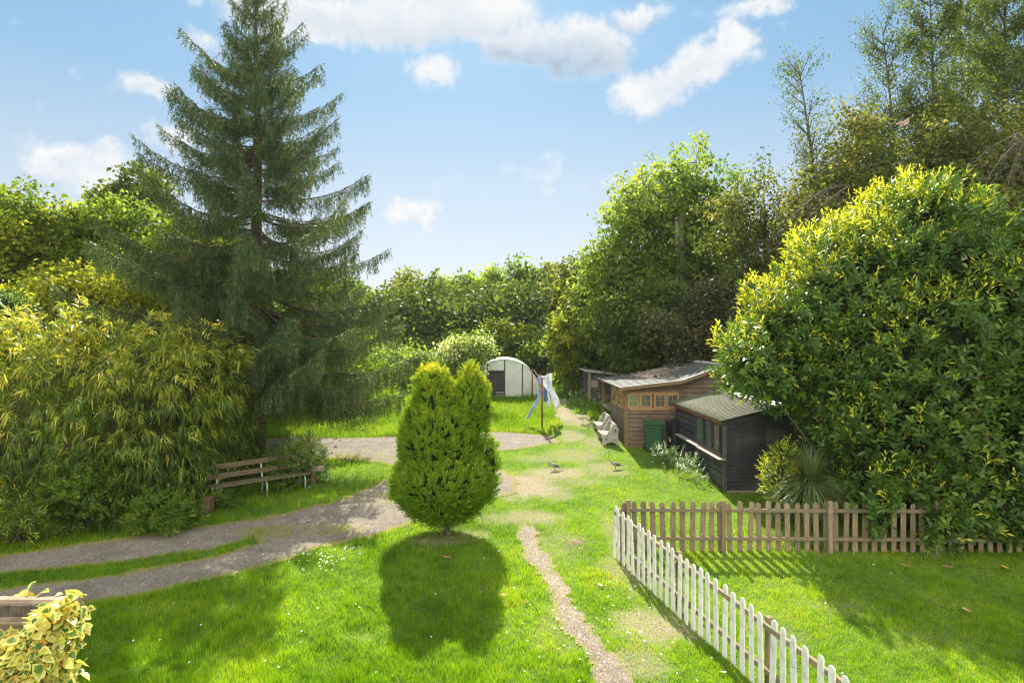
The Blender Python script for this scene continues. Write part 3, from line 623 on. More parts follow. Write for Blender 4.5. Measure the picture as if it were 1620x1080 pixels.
def shoots(name, label, cat, E, nsh, mat, L, W, per, new, parent=None, base=None, group=None, upw=.5, tintb=.45, inner=True, trunk=True, newh=None, jit=.12, stem=.2):
    """a bush of leafy shoots over the surface of ellipsoids E"""
    pos, nor = ell_surface(E, nsh); ok = pos[:, 2] > gzn(pos[:, 1])+.1; pos = pos[ok]; nor = nor[ok]; n = len(pos)
    if base is None: base = (np.mean([e_[0] for e_ in E]), np.mean([e_[1] for e_ in E]))
    r = thing(name, label, cat, (base[0], base[1], gz(base[1])), group)
    lump = fbm(pos[:, 0]*1.7+pos[:, 1], pos[:, 2]*1.7+pos[:, 1]*.5, 11, 3)-.5
    sc_ = np.mean([e_[3] for e_ in E])
    pos = pos+nor*(lump[:, None]*min(2.2, sc_*1.2))+nor*((fbm(pos[:, 0]*4, pos[:, 2]*4+pos[:, 1]*2, 17, 2)-.5)*.9*min(1, sc_))[:, None]+nor*((rng.random((n, 1))**2)*-.45*min(1, sc_))+rng.normal(size=(n, 3))*jit*.4
    ax = unit(nor*.6+np.array([0, 0, upw])+rng.normal(size=(n, 3))*.33)
    pn = new(pos, nor) if callable(new) else np.full(n, new); isnew = rng.random(n) < pn
    ii = np.repeat(np.arange(n), per); m = len(ii); j = np.tile(np.arange(per), n)/(per-1.)
    phi = np.tile(np.arange(per)*2.4, n)+rng.random(n)[ii]*6.28
    e1 = unit(np.cross(ax, rand_dirs(n)))[ii]; e2 = np.cross(ax[ii], e1)
    rad = e1*np.cos(phi)[:, None]+e2*np.sin(phi)[:, None]
    st = np.where(isnew, stem*1.35, stem)[ii]
    opn = np.where(isnew[ii], .55+.35*(1-j), .95+.5*(1-j))
    D = unit(ax[ii]*(1.15-.6*(1-j))[:, None]+rad*opn[:, None]+rng.normal(size=(m, 3))*.14)
    B_ = pos[ii]+ax[ii]*(j*st)[:, None]
    t = tintb+rng.normal(0, .12, n)[ii]+rng.normal(0, .08, m); t = np.minimum(t, .70)
    t = np.where(isnew[ii] & (j > .3), .84+.12*rng.random(m), t)
    if mat == 'laurel': t = np.where(rng.random(m) < .0008, 1., t)
    ls = rng.uniform(.7, 1.15, m)*np.where(isnew[ii], .8, 1)
    leaves('foliage', B_, D, unit(ax[ii]-D*.5+rng.normal(size=(m, 3))*.25), L*ls, W*ls*np.where(isnew[ii], .8, 1), t, mat, r, droop=.08, mid=.55)
    polys = []
    for e_ in E:
        c = Vector(e_[:3])
        if c.z-gz(e_[1]) > .4:
            st_ = Vector((base[0]*.6+c.x*.4, base[1]*.6+c.y*.4, gz(base[1])-.05))
            for q in range(3):
                tgt = c+Vector(rand_dirs(1)[0])*min(e_[3:6])*.7; rr_ = min(.09, .03+.03*e_[3]); polys.append((curve3(st_, tgt, .1, .2, 6), [rr_*(1-.8*i/5) for i in range(6)]))
    if polys: tubes_mesh('branch', polys, 'bark', r)
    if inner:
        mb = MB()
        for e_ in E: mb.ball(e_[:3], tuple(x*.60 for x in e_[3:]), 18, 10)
        mb.build('shade_core', 'crown_shade', r, smooth=True)  # added solids, interior shade put into their colour
    return r
def ep(px, py, rx, ry, Y, dep=1.): c = Pt(px, py, Y); s = Y/F; return (c.x, c.y, c.z, rx*s, rx*s*dep, ry*s)

# --- big cherry laurel on the right, hanging over the brown fence
LE = [ep(1450, 440, 120, 130, 15, .9), ep(1350, 480, 120, 120, 15.4, .9), ep(1545, 455, 105, 115, 15, .9), ep(1250, 540, 95, 95, 15.4, .8), ep(1225, 578, 72, 50, 14.8, .7), ep(1368, 600, 96, 118, 14.6, .8), ep(1480, 590, 130, 140, 14, .8),
      ep(1600, 570, 120, 160, 13.8, .8), ep(1420, 700, 90, 100, 13.9, .8), ep(1530, 720, 110, 110, 13.4, .7), ep(1640, 740, 100, 120, 13.1, .7), ep(1385, 730, 60, 70, 13.6, .8), ep(1690, 550, 120, 170, 14.5, .9), ep(1462, 352, 50, 66, 15.4, .9),
      ep(1590, 800, 60, 60, 12.75, .6), ep(1510, 795, 55, 45, 12.85, .6), ep(1400, 400, 70, 60, 15.5, .9), ep(1605, 810, 45, 60, 12.15, .6), ep(1545, 800, 40, 50, 12.3, .6), ep(1393, 800, 16, 50, 12.35, .8), ep(1450, 790, 40, 38, 12.7, .6), ep(1490, 830, 26, 34, 12.25, .7)]
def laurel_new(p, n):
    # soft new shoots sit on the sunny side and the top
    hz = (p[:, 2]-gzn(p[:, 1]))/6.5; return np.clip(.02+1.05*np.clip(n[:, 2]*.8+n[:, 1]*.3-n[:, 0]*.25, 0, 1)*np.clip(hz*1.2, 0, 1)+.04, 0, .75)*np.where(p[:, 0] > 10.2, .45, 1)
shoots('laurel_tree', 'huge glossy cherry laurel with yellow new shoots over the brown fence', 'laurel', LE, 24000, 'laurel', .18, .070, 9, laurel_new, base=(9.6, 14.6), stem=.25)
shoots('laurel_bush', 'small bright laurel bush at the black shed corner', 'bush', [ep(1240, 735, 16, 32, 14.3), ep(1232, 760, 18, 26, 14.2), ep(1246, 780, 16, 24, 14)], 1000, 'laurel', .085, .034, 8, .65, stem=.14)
def strap_plant():
    bx, by = 6.72, 13.65; bz = gz(by); r = thing('strap_leaf_plant', 'spiky strap leaved plant between black shed and laurel', 'plant', (bx, by, bz))
    n = 900; c0 = np.array([bx, by, bz+1.0]); V = []; T = []
    az_ = rng.random(n)*6.283; elv = rng.uniform(-.35, 1.35, n); Ln = rng.uniform(.7, 1.25, n)
    for i in range(n):
        d = np.array([math.cos(az_[i])*math.cos(elv[i]), math.sin(az_[i])*math.cos(elv[i]), math.sin(elv[i])]); sd = unit(np.cross(d, [0, 0, 1.])); w_ = .014; q = []
        for k, s in enumerate((0, .35, .7, 1)):
            p = c0+d*Ln[i]*s+np.array([0, 0, -(.55 if elv[i] < .9 else .15)*Ln[i]*s**2.2]); q.append((p-sd*w_*(1-s*.95), p+sd*w_*(1-s*.95)))
        for k in range(3): V += [q[k][0], q[k][1], q[k+1][1], q[k+1][0]]; T.append(np.clip(.45+.2*(az_[i]/6.28-.5)+rng.normal()*.2, 0, 1))
    link('leaf_rosette', np_mesh('leaf_rosette', np.array(V), 4, np.arange(len(V)), T, root_of(r)), 'yucca', r)
    MB().tube([(bx, by, bz-.05), (bx, by, bz+.5), (bx, by, bz+1.05)], [.1, .08, .07], 8).build('trunk', 'bark', r, smooth=True)
strap_plant()

# --- garden shrubs
def wf(n_, lab, px, py, rx, ry, Y, cnt=900, mat='glint_variegated', cat='shrub', L=.075, W=.045, new=.25, group=None, tintb=.35):
    return shoots(n_, lab, cat, [ep(px, py, rx, ry, Y), ep(px-rx*.5, py+ry*.4, rx*.7, ry*.7, Y-.1), ep(px+rx*.5, py+ry*.45, rx*.65, ry*.6, Y)], cnt, mat, L, W, 7, new, inner=False, stem=.13, jit=.3, group=group, tintb=tintb)
wf('rose_bush', 'rose bush with painted pale highlights between green bin and black shed', 1054, 722, 14, 12, 19.0, 260)
wf('rose_bush', 'lower rose bush with painted pale highlights along the black shed wall', 1090, 740, 9, 13, 17.8, 190)
wf('rose_bush', 'straggling stems with painted pale highlights at black shed corner', 1112, 764, 8, 9, 16.9, 110)
wf('weed_clump', 'leafy white tipped weeds at the back shed foot', 925, 640, 24, 9, 29.5, 500)
wf('weed_clump', 'dark weeds left of the back shed door', 905, 622, 12, 14, 31.5, 450, 'leaf_dark')
wf('holly_bush', 'variegated shrub growing around the bench end', 488, 738, 26, 32, 17.2, 900, 'glint_variegated', 'shrub', .07, .045, .12, None, .25)
wf('golden_shrub', 'golden leaved shrub tip behind the bench end', 482, 712, 20, 14, 17.6, 500, 'ivy', 'shrub', .06, .04, .0, None, .55)
wf('weed_clump', 'green weeds under the bench seat', 450, 775, 22, 14, 16.4, 500, 'leaf_green', L=.10)
wf('nettle_patch', 'green nettles at the foot of the bamboo by the drive', 120, 775, 48, 38, 13.5, 800, 'leaf_green', 'weeds', .12, .06, .2)
wf('nettle_patch', 'leafy weeds sprawling onto the verge below the bamboo', 258, 812, 34, 18, 13.6, 500, 'leaf_green', 'weeds', .16, .05, .2)
wf('nettle_patch', 'dark leafy weeds beside the brick pillar stub', 350, 800, 12, 12, 15, 220, 'leaf_green', 'weeds', .12, .05, .0)
wf('nettle_patch', 'bamboo shoots in the lower left corner by the drive', 35, 815, 60, 32, 13.0, 900, 'bamboo', 'weeds', .16, .03, .2)
wf('bramble', 'bramble covering the top of the bench back', 458, 722, 34, 14, 16.9, 600, 'leaf_green', 'bramble', .06, .04, .0)
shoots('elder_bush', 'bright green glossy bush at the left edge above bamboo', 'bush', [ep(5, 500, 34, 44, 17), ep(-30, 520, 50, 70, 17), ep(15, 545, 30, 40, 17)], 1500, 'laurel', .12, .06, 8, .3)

# --- ivy wall in the lower left foreground
def ivy_wall():
    Y0 = 3.15; xe = (108-810)*Y0/F; zt = H-(953-540)*Y0/F
    r = thing('garden_wall', 'tall rendered wall with pale stone coping, lower left corner', 'wall', (xe-2.5, Y0+.2, gz(Y0)))
    MB().box(xe-6, xe-.13, Y0-.0, Y0+.10, gz(Y0)-.2, zt-.10).build('wall', 'render', r)
    m = MB()
    for i in range(7):
        a_ = xe-i*.86; m.prism([(a_, Y0-.04, zt-.10), (a_, Y0-.04, zt-.082), (a_, Y0+.02, zt-.078), (a_, Y0+.03, zt-.014), (a_, Y0+.04, zt), (a_, Y0+.085, zt), (a_, Y0+.12, zt-.05), (a_, Y0+.12, zt-.10)], (-.853, 0, 0))
    MB().box(xe-6, xe-.02, Y0+.012, Y0+.027, zt-.077, zt-.018).build('moss_band', 'bark', r)
    m.build('coping', 'coping', r, bevel=.006)
    g = thing('variegated_ivy', 'cream edged variegated ivy climbing the lower left wall', 'ivy', (xe-1, Y0-.1, gz(Y0)))
    pts = []; 
    for i_ in range(12000):
        z = rng.uniform(1.0, zt-.12) if i_ % 3 == 0 else zt-.12-rng.random()**1.2*.85; x = xe+.05-rng.random()**1.3*2.6; y = Y0-.02-rng.random()*.26*(.3+min(1, (zt-z)*2.5))
        
        pts.append((x, y, z))
    for _ in range(700):       # bushy right-hand end, spilling over the top of the coping
        z = zt+.01-abs(rng.normal())*.24; x = xe-.035+np.clip(rng.normal(), -2, 1.3)*.045-.12*max(0, (zt-z)-.12); pts.append((x, Y0-.03+rng.normal()*.07, min(z, zt+.03)))
    for _ in range(9): pts.append((xe-rng.random()*.42, Y0+.10+rng.random()*.03, zt+.005))
    p = np.array(pts); n = len(p); D = unit(np.stack([rng.normal(0, .8, n), -.5+rng.normal(0, .3, n), -.15+rng.normal(0, .5, n)], -1)); Nn = unit(np.array([0, -.5, .8])+rng.normal(size=(n, 3))*.6)
    L = rng.uniform(.04, .085, n); S = unit(np.cross(D, Nn)); Up = np.cross(S, D); V = []; T = []; lo = []
    # five-sided leaf with a green centre set in a cream margin
    out_ = [(0, 0), (.08, .20), (.28, .34), (.55, .30), (.80, .13), (1, 0), (.80, -.13), (.55, -.30), (.28, -.34), (.08, -.20)]
    for i in range(n):
        base = len(V); cen = p[i]+D[i]*L[i]*.46
        fo = rng.uniform(.05, .4); cu = rng.uniform(-.3, .1); sk = rng.normal()*.12; ring = [p[i]+D[i]*L[i]*u+S[i]*L[i]*(v+sk*u)+Up[i]*L[i]*(abs(v)*fo+cu*u*u) for u, v in out_]; kk = rng.uniform(.25, .82); inner = [cen+(q-cen)*min(.9, kk*rng.uniform(.7, 1.25)) for q in ring]
        V += ring+inner; tc_ = rng.random()*.32 if rng.random() < .75 else rng.uniform(.4, .75); te = rng.uniform(.46, .9) if rng.random() < .93 else 1
        for k in range(10): lo += [base+k, base+(k+1) % 10, base+10+(k+1) % 10, base+10+k]; T.append(te)
        b1 = base+10
        for q4 in ((0, 1, 2, 9), (9, 2, 3, 8), (8, 3, 4, 7), (7, 4, 5, 6)): lo += [b1+q for q in q4]; T.append(tc_)
    me = np_mesh('foliage', np.array(V), 4, np.array(lo), T, root_of(g)); link('foliage', me, 'ivy', g)
    polys = [([Vector((xe-rng.random()*1.8, Y0+.02, 1.0+0*i)) if i == 0 else None for i in range(1)], [.01]) for _ in range(0)]
    for _ in range(26):
        x = xe-rng.random()*2.2; polys.append(([Vector((x+math.sin(i*1.3+x*9)*.06, Y0-.0, gz(Y0)+(zt-.2-gz(Y0))*i/8)) for i in range(9)], [.012-.001*i for i in range(9)]))
    tubes_mesh('stem', polys, 'bark', g, 5)['kind'] = 'stuff'
ivy_wall()

# ------------------------------------------------------------------ background trees
def bt(name, label, px, top, bot, hw, Y, nb, leafn, mat, leaf=(.15, .09), trunk=.2, group=None, cat='tree', bpx=None, **kw):
    bl = crown_px(px, top, bot, hw, Y, nb); bx = ((bpx if bpx is not None else px)-810)*Y/F
    return broad_tree(name, label, cat, group, (bx, Y), bl, leafn, mat, leaf, trunk, **kw)
GL = 'broadleaf trees beyond the bamboo'
bt('broadleaf_tree', 'yellow green tree with pale leaning trunks at the left edge', 40, 275, 500, 125, 24, 16, 30000, 'leaf_yellow', (.16, .10), .2, GL, bark='bark_pale', trunks=2, tint=(.6, .2), bpx=60)
bt('broadleaf_tree', 'bright green tree between left edge tree and spruce', 190, 300, 520, 105, 25, 16, 28000, 'leaf_green', (.15, .09), .2, GL, tint=(.65, .2))
bt('broadleaf_tree', 'yellow tipped tree directly behind the left half of the spruce', 300, 340, 540, 90, 23, 14, 24000, 'leaf_yellow', (.15, .09), .18, GL, tint=(.5, .2))
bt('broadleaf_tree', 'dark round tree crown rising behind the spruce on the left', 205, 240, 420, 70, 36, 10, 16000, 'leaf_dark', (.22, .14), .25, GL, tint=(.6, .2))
bt('broadleaf_tree', 'taller green tree cropped by the left edge of the view', -70, 255, 520, 120, 27, 14, 22000, 'leaf_yellow', (.18, .11), .25, GL)
bt('broadleaf_tree', 'small yellow leaved tree low behind the bamboo', 130, 385, 560, 110, 21.5, 12, 16000, 'leaf_yellow', (.14, .085), .12, GL, tint=(.7, .2))
bt('broadleaf_tree', 'deep green tree low behind the spruce trunk', 440, 430, 600, 110, 26, 12, 20000, 'leaf_green', (.16, .1), .18, GL, tint=(.5, .2))
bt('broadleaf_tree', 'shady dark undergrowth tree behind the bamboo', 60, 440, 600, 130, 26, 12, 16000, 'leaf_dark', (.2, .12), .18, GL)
GF = 'trees of the far wood across the meadow'
far = [(600, 425, 620, 55, 48, 'leaf_green', 'far tree showing just right of the spruce tips'), (640, 408, 620, 52, 55, 'leaf_olive', 'far tree above the pale orchard bushes'), (690, 425, 620, 45, 58, 'leaf_green', 'rounded far tree left of the horizon centre'),
       (735, 420, 620, 48, 54, 'leaf_green', 'far tree with ragged top above the golden cypress'), (785, 418, 620, 45, 56, 'leaf_green', 'far tree straight above the polytunnel'), (830, 412, 620, 48, 52, 'leaf_green', 'far tree with bare twiggy branches right of centre'),
       (873, 418, 620, 46, 50, 'leaf_olive', 'far tree tucked against the tall right hand trees'), (560, 440, 620, 60, 52, 'leaf_green', 'far tree hidden partly by spruce branches'), (505, 450, 620, 60, 55, 'leaf_dark', 'far tree seen through the spruce lower boughs'),
       (930, 420, 620, 50, 55, 'leaf_dark', 'far tree behind the bright sycamore')]
for (px, top, bot, hw, Y, mt, lab) in far:
    bt('woodland_tree', lab, px, top, bot-40, hw, Y, 12, 15000, mt, (.30, .19), .28, GF, tint=(.55, .22), clus_r=.6, per=24)
GO = 'pale orchard trees and bushes at the meadow edge'
for (px, top, bot, hw, Y, mt, lab, nl) in [(590, 520, 612, 62, 37, 'leaf_pale', 'pale green orchard bush near the spruce tips', 9000), (655, 545, 612, 45, 36, 'leaf_pale', 'low pale bush between orchard bush and apple tree', 7000),
        (545, 560, 620, 50, 34, 'leaf_green', 'green bush behind the lowest spruce bough', 6000), (800, 500, 585, 55, 42, 'leaf_yellow', 'bright bush standing behind the polytunnel', 9000), (852, 515, 610, 42, 40, 'leaf_green', 'green bush right of the polytunnel', 8000),
        (700, 500, 590, 60, 44, 'leaf_green', 'green bush behind the apple tree', 9000), (900, 560, 625, 30, 38, 'leaf_dark', 'dark bush left of the back shed', 6000)]:
    bt('orchard_bush', lab, px, top, bot, hw, Y, 9, nl, mt, (.17, .11), .08, GO, 'bush', tint=(.5, .2), trunks=2)
bt('apple_tree', 'pale leaved apple tree in front of the polytunnel door', 732, 518, 605, 62, 30, 12, 14000, 'leaf_pale', (.11, .075), .1, None, 'apple tree', tint=(.55, .25), trunks=1)
GR = 'tall trees along the right side behind the sheds'
bt('broadleaf_tree', 'bright yellow green sycamore left of the back shed', 905, 455, 600, 50, 34, 12, 17000, 'leaf_yellow', (.20, .14), .18, GR, tint=(.6, .2))
bt('broadleaf_tree', 'green tree sloping down toward the sky left of the pole', 985, 275, 600, 92, 32, 24, 34000, 'leaf_green', (.18, .11), .25, GR, tint=(.5, .22))
bt('broadleaf_tree', 'tallest light green tree behind the wooden pole', 1095, 200, 560, 118, 33, 28, 42000, 'leaf_green', (.19, .12), .3, GR, tint=(.50, .22))
bt('broadleaf_tree', 'narrow green tree filling the gap beside the sycamore', 930, 385, 600, 58, 36, 12, 16000, 'leaf_olive', (.20, .12), .2, GR)
bt('broadleaf_tree', 'dense dark tree behind the brown shed roof', 1030, 440, 605, 100, 29, 18, 30000, 'leaf_dark', (.16, .10), .2, GR, tint=(.55, .22))
bt('hawthorn_tree', 'rusty brown hawthorn between pole and laurel', 1110, 425, 600, 95, 25.5, 18, 26000, 'leaf_rust', (.11, .065), .15, None, tint=(.5, .25))
bt('broadleaf_tree', 'olive tree with thin twigs behind the laurel top left', 1215, 225, 560, 92, 25, 20, 26000, 'leaf_olive', (.12, .07), .2, GR, tint=(.5, .22))
bt('broadleaf_tree', 'olive tree with spreading crown above the laurel', 1370, 165, 480, 125, 22, 22, 30000, 'leaf_olive', (.12, .07), .2, GR, tint=(.5, .24))
bt('broadleaf_tree', 'olive brown tree crown at the right edge above laurel', 1540, 150, 470, 135, 21, 22, 30000, 'leaf_olive', (.12, .07), .2, GR, tint=(.45, .24))
bt('broadleaf_tree', 'dark tree in the gap behind laurel and olive trees', 1290, 360, 620, 120, 24, 14, 20000, 'leaf_dark', (.15, .09), .2, GR)
bt('broadleaf_tree', 'dark tree cropped by the right edge behind laurel', 1700, 260, 620, 150, 24, 14, 18000, 'leaf_dark', (.18, .11), .2, GR)
def airy(label, px, bpx, top, Y, spread, nl, lean=0., leafy=1.):
    """slender open tree: a few long ascending stems with sparse small leaves"""
    bx = (bpx-810)*Y/F; bz = gz(Y); zt = H-(top-540)*Y/F; r = thing('slender_tree', label, 'tree', (bx, Y, bz), 'slender airy trees at the upper right')
    polys = []; pts = []
    tipx = (px-810)*Y/F
    main = bez(Vector((bx, Y, bz-.1)), Vector((bx*.7+tipx*.3, Y, (bz+zt)/2)), Vector((tipx, Y, zt)), 16); polys.append((main, [.13*(1-i/15)**.8+.008 for i in range(16)]))
    for i in range(64):
        f = rng.uniform(.33, .98); j = f*15; a_ = int(min(14, j)); st = main[a_].lerp(main[a_+1], j-a_)
        L = spread*(1.15-f)*rng.uniform(.6, 1.2)+.5; an = rng.random()*6.283; d = Vector((math.cos(an)*.62, math.sin(an)*.62, .85)); e_ = st+d*L+Vector((0, 0, -.15*L))
        br = bez(st, st+d*L*.45+Vector((0, 0, -.08*L)), e_, 7); polys.append((br, [.035*(1-f*.6)*(1-k/6)+.005 for k in range(7)]))
        for q in range(int(L*7)):
            u = rng.uniform(.2, 1)*6; b_ = int(min(5, u)); s2 = br[b_].lerp(br[b_+1], u-b_); tl = rng.uniform(.25, .7); t2 = s2+(d*.6+Vector(rand_dirs(1)[0])*.8)*tl
            polys.append(([s2, (s2+t2)/2+Vector((0, 0, .03)), t2], [.008, .006, .003])); pts += [list(s2.lerp(t2, v)) for v in (.35, .6, .8, 1.)]
    C = np.array(pts); C = C[rng.random(len(C)) < leafy]; per = max(2, int(nl*1.5)//len(C)); cc = np.repeat(C, per, 0); n = len(cc)
    leaves('crown', cc+rng.normal(size=(n, 3))*.11, rand_dirs(n)+np.array([0, 0, -.3]), rand_dirs(n), rng.uniform(.07, .13, n), rng.uniform(.045, .075, n), .45+rng.normal(0, .25, n), 'leaf_dark', r)
    mb = MB()
    for p_, q_ in polys: mb.tube(p_, q_, 4 if len(p_) < 9 else 7, cap=False)
    mb.build('trunk', 'bark', r, smooth=True)
airy('slender open tree with bare arching left branches, top right', 1470, 1490, -40, 23, 3.8, 18000)
airy('slender open tree nearest the right edge', 1590, 1585, -60, 22, 3.8, 20000)
airy('slender open tree between the two others at the top right', 1535, 1525, -20, 25, 3.6, 15000)
airy('slender open tree cut off by the right edge', 1640, 1630, 20, 21, 3.6, 14000)
airy('short twiggy tree poking above the olive crowns', 1262, 1330, 96, 23, 1.9, 3500, leafy=.7)
airy('twiggy leaning tree left of the slender trees', 1395, 1450, 40, 24, 3.2, 7000, leafy=.7)
# bare arching branches in front of the right-hand trees
def bare_branches(label, start, ends, Y):
    s = Pt(*start, Y); r = thing('bare_branch', label, 'branch', tuple(s)); mb = MB()
    for (mx, my, ex, ey) in ends:
        p = bez(s, Pt(mx, my, Y-.3), Pt(ex, ey, Y-.6), 12); mb.tube(p, [.013*(1-i/11)+.005 for i in range(12)], 5)
        for i in range(3, 12, 1):
            for _ in range(2):
                d = Vector((rng.normal()*.6, rng.normal()*.3, .2-rng.random()*.9)); q = p[i]+d*.35; mb.tube([p[i], q, p[i]+d*.65+Vector((0, 0, -.12))], [.007, .005, .003], 4); mb.tube([q, q+Vector((rng.normal()*.12, 0, -.2))], [.004, .002], 4)
    mb.build('twig', 'bark', r, smooth=True)
bare_branches('bare pale branches arching above the laurel top', (1345, 293), [(1270, 300, 1240, 372), (1290, 290, 1262, 345), (1300, 320, 1225, 395)], 18.2)
bare_branches('tangle of bare hanging twigs at the right edge', (1640, 200), [(1600, 240, 1588, 330), (1560, 230, 1545, 255), (1610, 220, 1600, 300), (1575, 250, 1560, 290)], 17.5)
# dense undergrowth closing the space under the far and side trees
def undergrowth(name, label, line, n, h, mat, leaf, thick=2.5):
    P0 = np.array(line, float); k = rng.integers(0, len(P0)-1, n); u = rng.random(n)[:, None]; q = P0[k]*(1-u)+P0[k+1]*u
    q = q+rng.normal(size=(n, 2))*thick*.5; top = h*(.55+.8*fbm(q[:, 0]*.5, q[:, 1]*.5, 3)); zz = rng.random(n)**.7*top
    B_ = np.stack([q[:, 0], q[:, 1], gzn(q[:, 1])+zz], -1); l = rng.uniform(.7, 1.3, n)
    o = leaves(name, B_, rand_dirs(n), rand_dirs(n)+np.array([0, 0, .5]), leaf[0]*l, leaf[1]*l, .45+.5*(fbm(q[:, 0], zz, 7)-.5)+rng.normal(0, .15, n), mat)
    meta(o, label, 'undergrowth', kind='stuff')
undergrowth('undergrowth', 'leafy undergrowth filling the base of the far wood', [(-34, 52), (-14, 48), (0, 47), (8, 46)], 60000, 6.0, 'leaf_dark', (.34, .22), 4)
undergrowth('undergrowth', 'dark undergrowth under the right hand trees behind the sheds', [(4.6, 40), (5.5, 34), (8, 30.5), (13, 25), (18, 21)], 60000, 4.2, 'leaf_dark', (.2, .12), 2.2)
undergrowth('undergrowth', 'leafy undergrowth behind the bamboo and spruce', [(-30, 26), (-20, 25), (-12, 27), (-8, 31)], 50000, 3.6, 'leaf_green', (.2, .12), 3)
undergrowth('bank_vegetation', 'pale weeds along the meadow far edge', [(-14, 36), (-8, 37), (-3, 38)], 16000, 1.3, 'leaf_pale', (.13, .08), 1.5)

# ------------------------------------------------------------------ fences
def picket_outline(w_, h, n=7):
    r = w_/2; return [(-r, 0), (r, 0)]+[(r*math.cos(t), h-r+r*math.sin(t)*1.0) for t in np.linspace(0, math.pi, n)]
def fence(name, label, A, B, h, mat, railmat, pic_side, posts, spacing, w_=.105, post_h=None):
    A = Vector((*A, 0)); B = Vector((*B, 0)); d = (B-A).normalized(); nrm = Vector((-d.y, d.x, 0))*pic_side; ang = math.atan2(d.y, d.x)
    r = thing(name, label, 'fence', (A.x, A.y, gz(A.y)))
    mb = MB(); mb.prism([(x, -.01, z) for x, z in picket_outline(w_, h)], (0, .02, 0)); me = None
    n = int((B-A).length/spacing)
    for i in range(n+1):
        p = A+d*spacing*i+nrm*.045
        if i == 0: o = mb.build('picket', mat, r, local=True, bevel=.003); me = o.data
        else: o = link('picket', me, None, r); bv = o.modifiers.new('bevel', 'BEVEL'); bv.width = .003; bv.segments = 1
        o.location = Vector((p.x, p.y, gz(p.y)-.03+rng.normal()*.004))-r.location; o.rotation_euler = (rng.normal()*.016, rng.normal()*.017, ang); o.scale = (rng.uniform(.93, 1.05), 1, rng.uniform(.985, 1.015))
    for zr in (h*.27, h*.82):
        a_ = A-d*.06; b_ = B; MB().bar((a_.x, a_.y, gz(a_.y)+zr), (b_.x, b_.y, gz(b_.y)+zr), .05, .07).build('rail', railmat, r, bevel=.004)
    for s in posts:
        p = A+d*s-nrm*.062; z = gz(p.y); q = MB(); hp = (post_h or h+.03)
        q.box(-.04, .04, -.035, .035, -.05, hp); q.add([(-.04, -.035, hp), (.04, -.035, hp), (.04, .035, hp), (-.04, .035, hp), (0, 0, hp+.01)], [(0, 1, 4), (1, 2, 4), (2, 3, 4), (3, 0, 4)])
        o = q.build('post', railmat, r, local=True); o.location = Vector((p.x, p.y, z))-r.location; o.rotation_euler = (0, 0, ang)
    return r
WA = (2.10, 12.2); wd = Vector((1.136, -3.78)).normalized(); WB = (WA[0]+wd.x*7.3, WA[1]+wd.y*7.3)
fence('picket_fence', 'white painted picket fence running down toward the viewer', WA, WB, 1.07, 'white_fence', 'brown_fence', -1, (.02, 2.19, 4.35, 6.5), .197, .10, .98)
fence('picket_fence', 'weathered brown picket fence crossing below the laurel', (2.33, 12.46), (12.4, 12.33), 1.05, 'brown_fence', 'brown_fence', 1, (.05, 1.98, 4.14, 6.29, 8.45), .196, .108)

# ------------------------------------------------------------------ sheds
def lap_wall(mb, A, u, nrm, L, z0, topf, bh=.15, t=.042):
    """overlapping boards on a wall from A along u; topf(s) = top height at distance s"""
    A = Vector(A); u = Vector(u); nrm = Vector(nrm); z = z0; S = np.linspace(0, L, 60); T = np.array([topf(s) for s in S])
    while z < T.max()-.02:
        ok = S[T > z+bh*.6]
        if len(ok) == 0: break
        s0 = ok[0]; s1 = ok[-1]; o = A+u*s0; tt = t*rng.uniform(.85, 1.15); zz = z+rng.normal()*.003
        zt = min(z+bh*.84, max(z+.02, float(min(np.interp([s0, s1], S, T).max(), 99))))
        pr = [o+Vector((0, 0, zz)), o+nrm*tt+Vector((0, 0, zz)), o+nrm*tt*.75+Vector((0, 0, zt)), o+Vector((0, 0, zt))]
        mb.prism(pr, u*(s1-s0)); z += bh
    return mb
def window(parent, O, u, nrm, w_, h, nx, ny, frame, bar=.05, depth=.05, thin=.018):
    """O: lower corner on the wall face; u along the wall"""
    O = Vector(O); u = Vector(u); nrm = Vector(nrm); up = Vector((0, 0, 1)); f = MB()
    def bx(s0, s1, t0, t1, d0, d1): f.prism([O+u*s0+up*t0+nrm*d0, O+u*s1+up*t0+nrm*d0, O+u*s1+up*t1+nrm*d0, O+u*s0+up*t1+nrm*d0], nrm*(d1-d0))
    bx(0, bar, 0, h, .0, depth); bx(w_-bar, w_, 0, h, 0, depth); bx(bar, w_-bar, 0, bar, 0, depth); bx(bar, w_-bar, h-bar, h, 0, depth)
    iw = w_-2*bar; ih = h-2*bar
    for i in range(1, nx): s = bar+iw*i/nx; bx(s-thin/2, s+thin/2, bar, h-bar, .02, depth-.008)
    for j in range(1, ny): t = bar+ih*j/ny; bx(bar, w_-bar, t-thin/2, t+thin/2, .021, depth-.010)
    fo = f.build('window', frame, parent)
    g = MB(); g.prism([O+u*bar+up*bar+nrm*.005, O+u*(w_-bar)+up*bar+nrm*.005, O+u*(w_-bar)+up*(h-bar)+nrm*.005, O+u*bar+up*(h-bar)+nrm*.005], nrm*.022); g.build('pane', 'glass', fo)
    return fo
X_, Y_, Z_ = Vector((1, 0, 0)), Vector((0, 1, 0)), Vector((0, 0, 1))
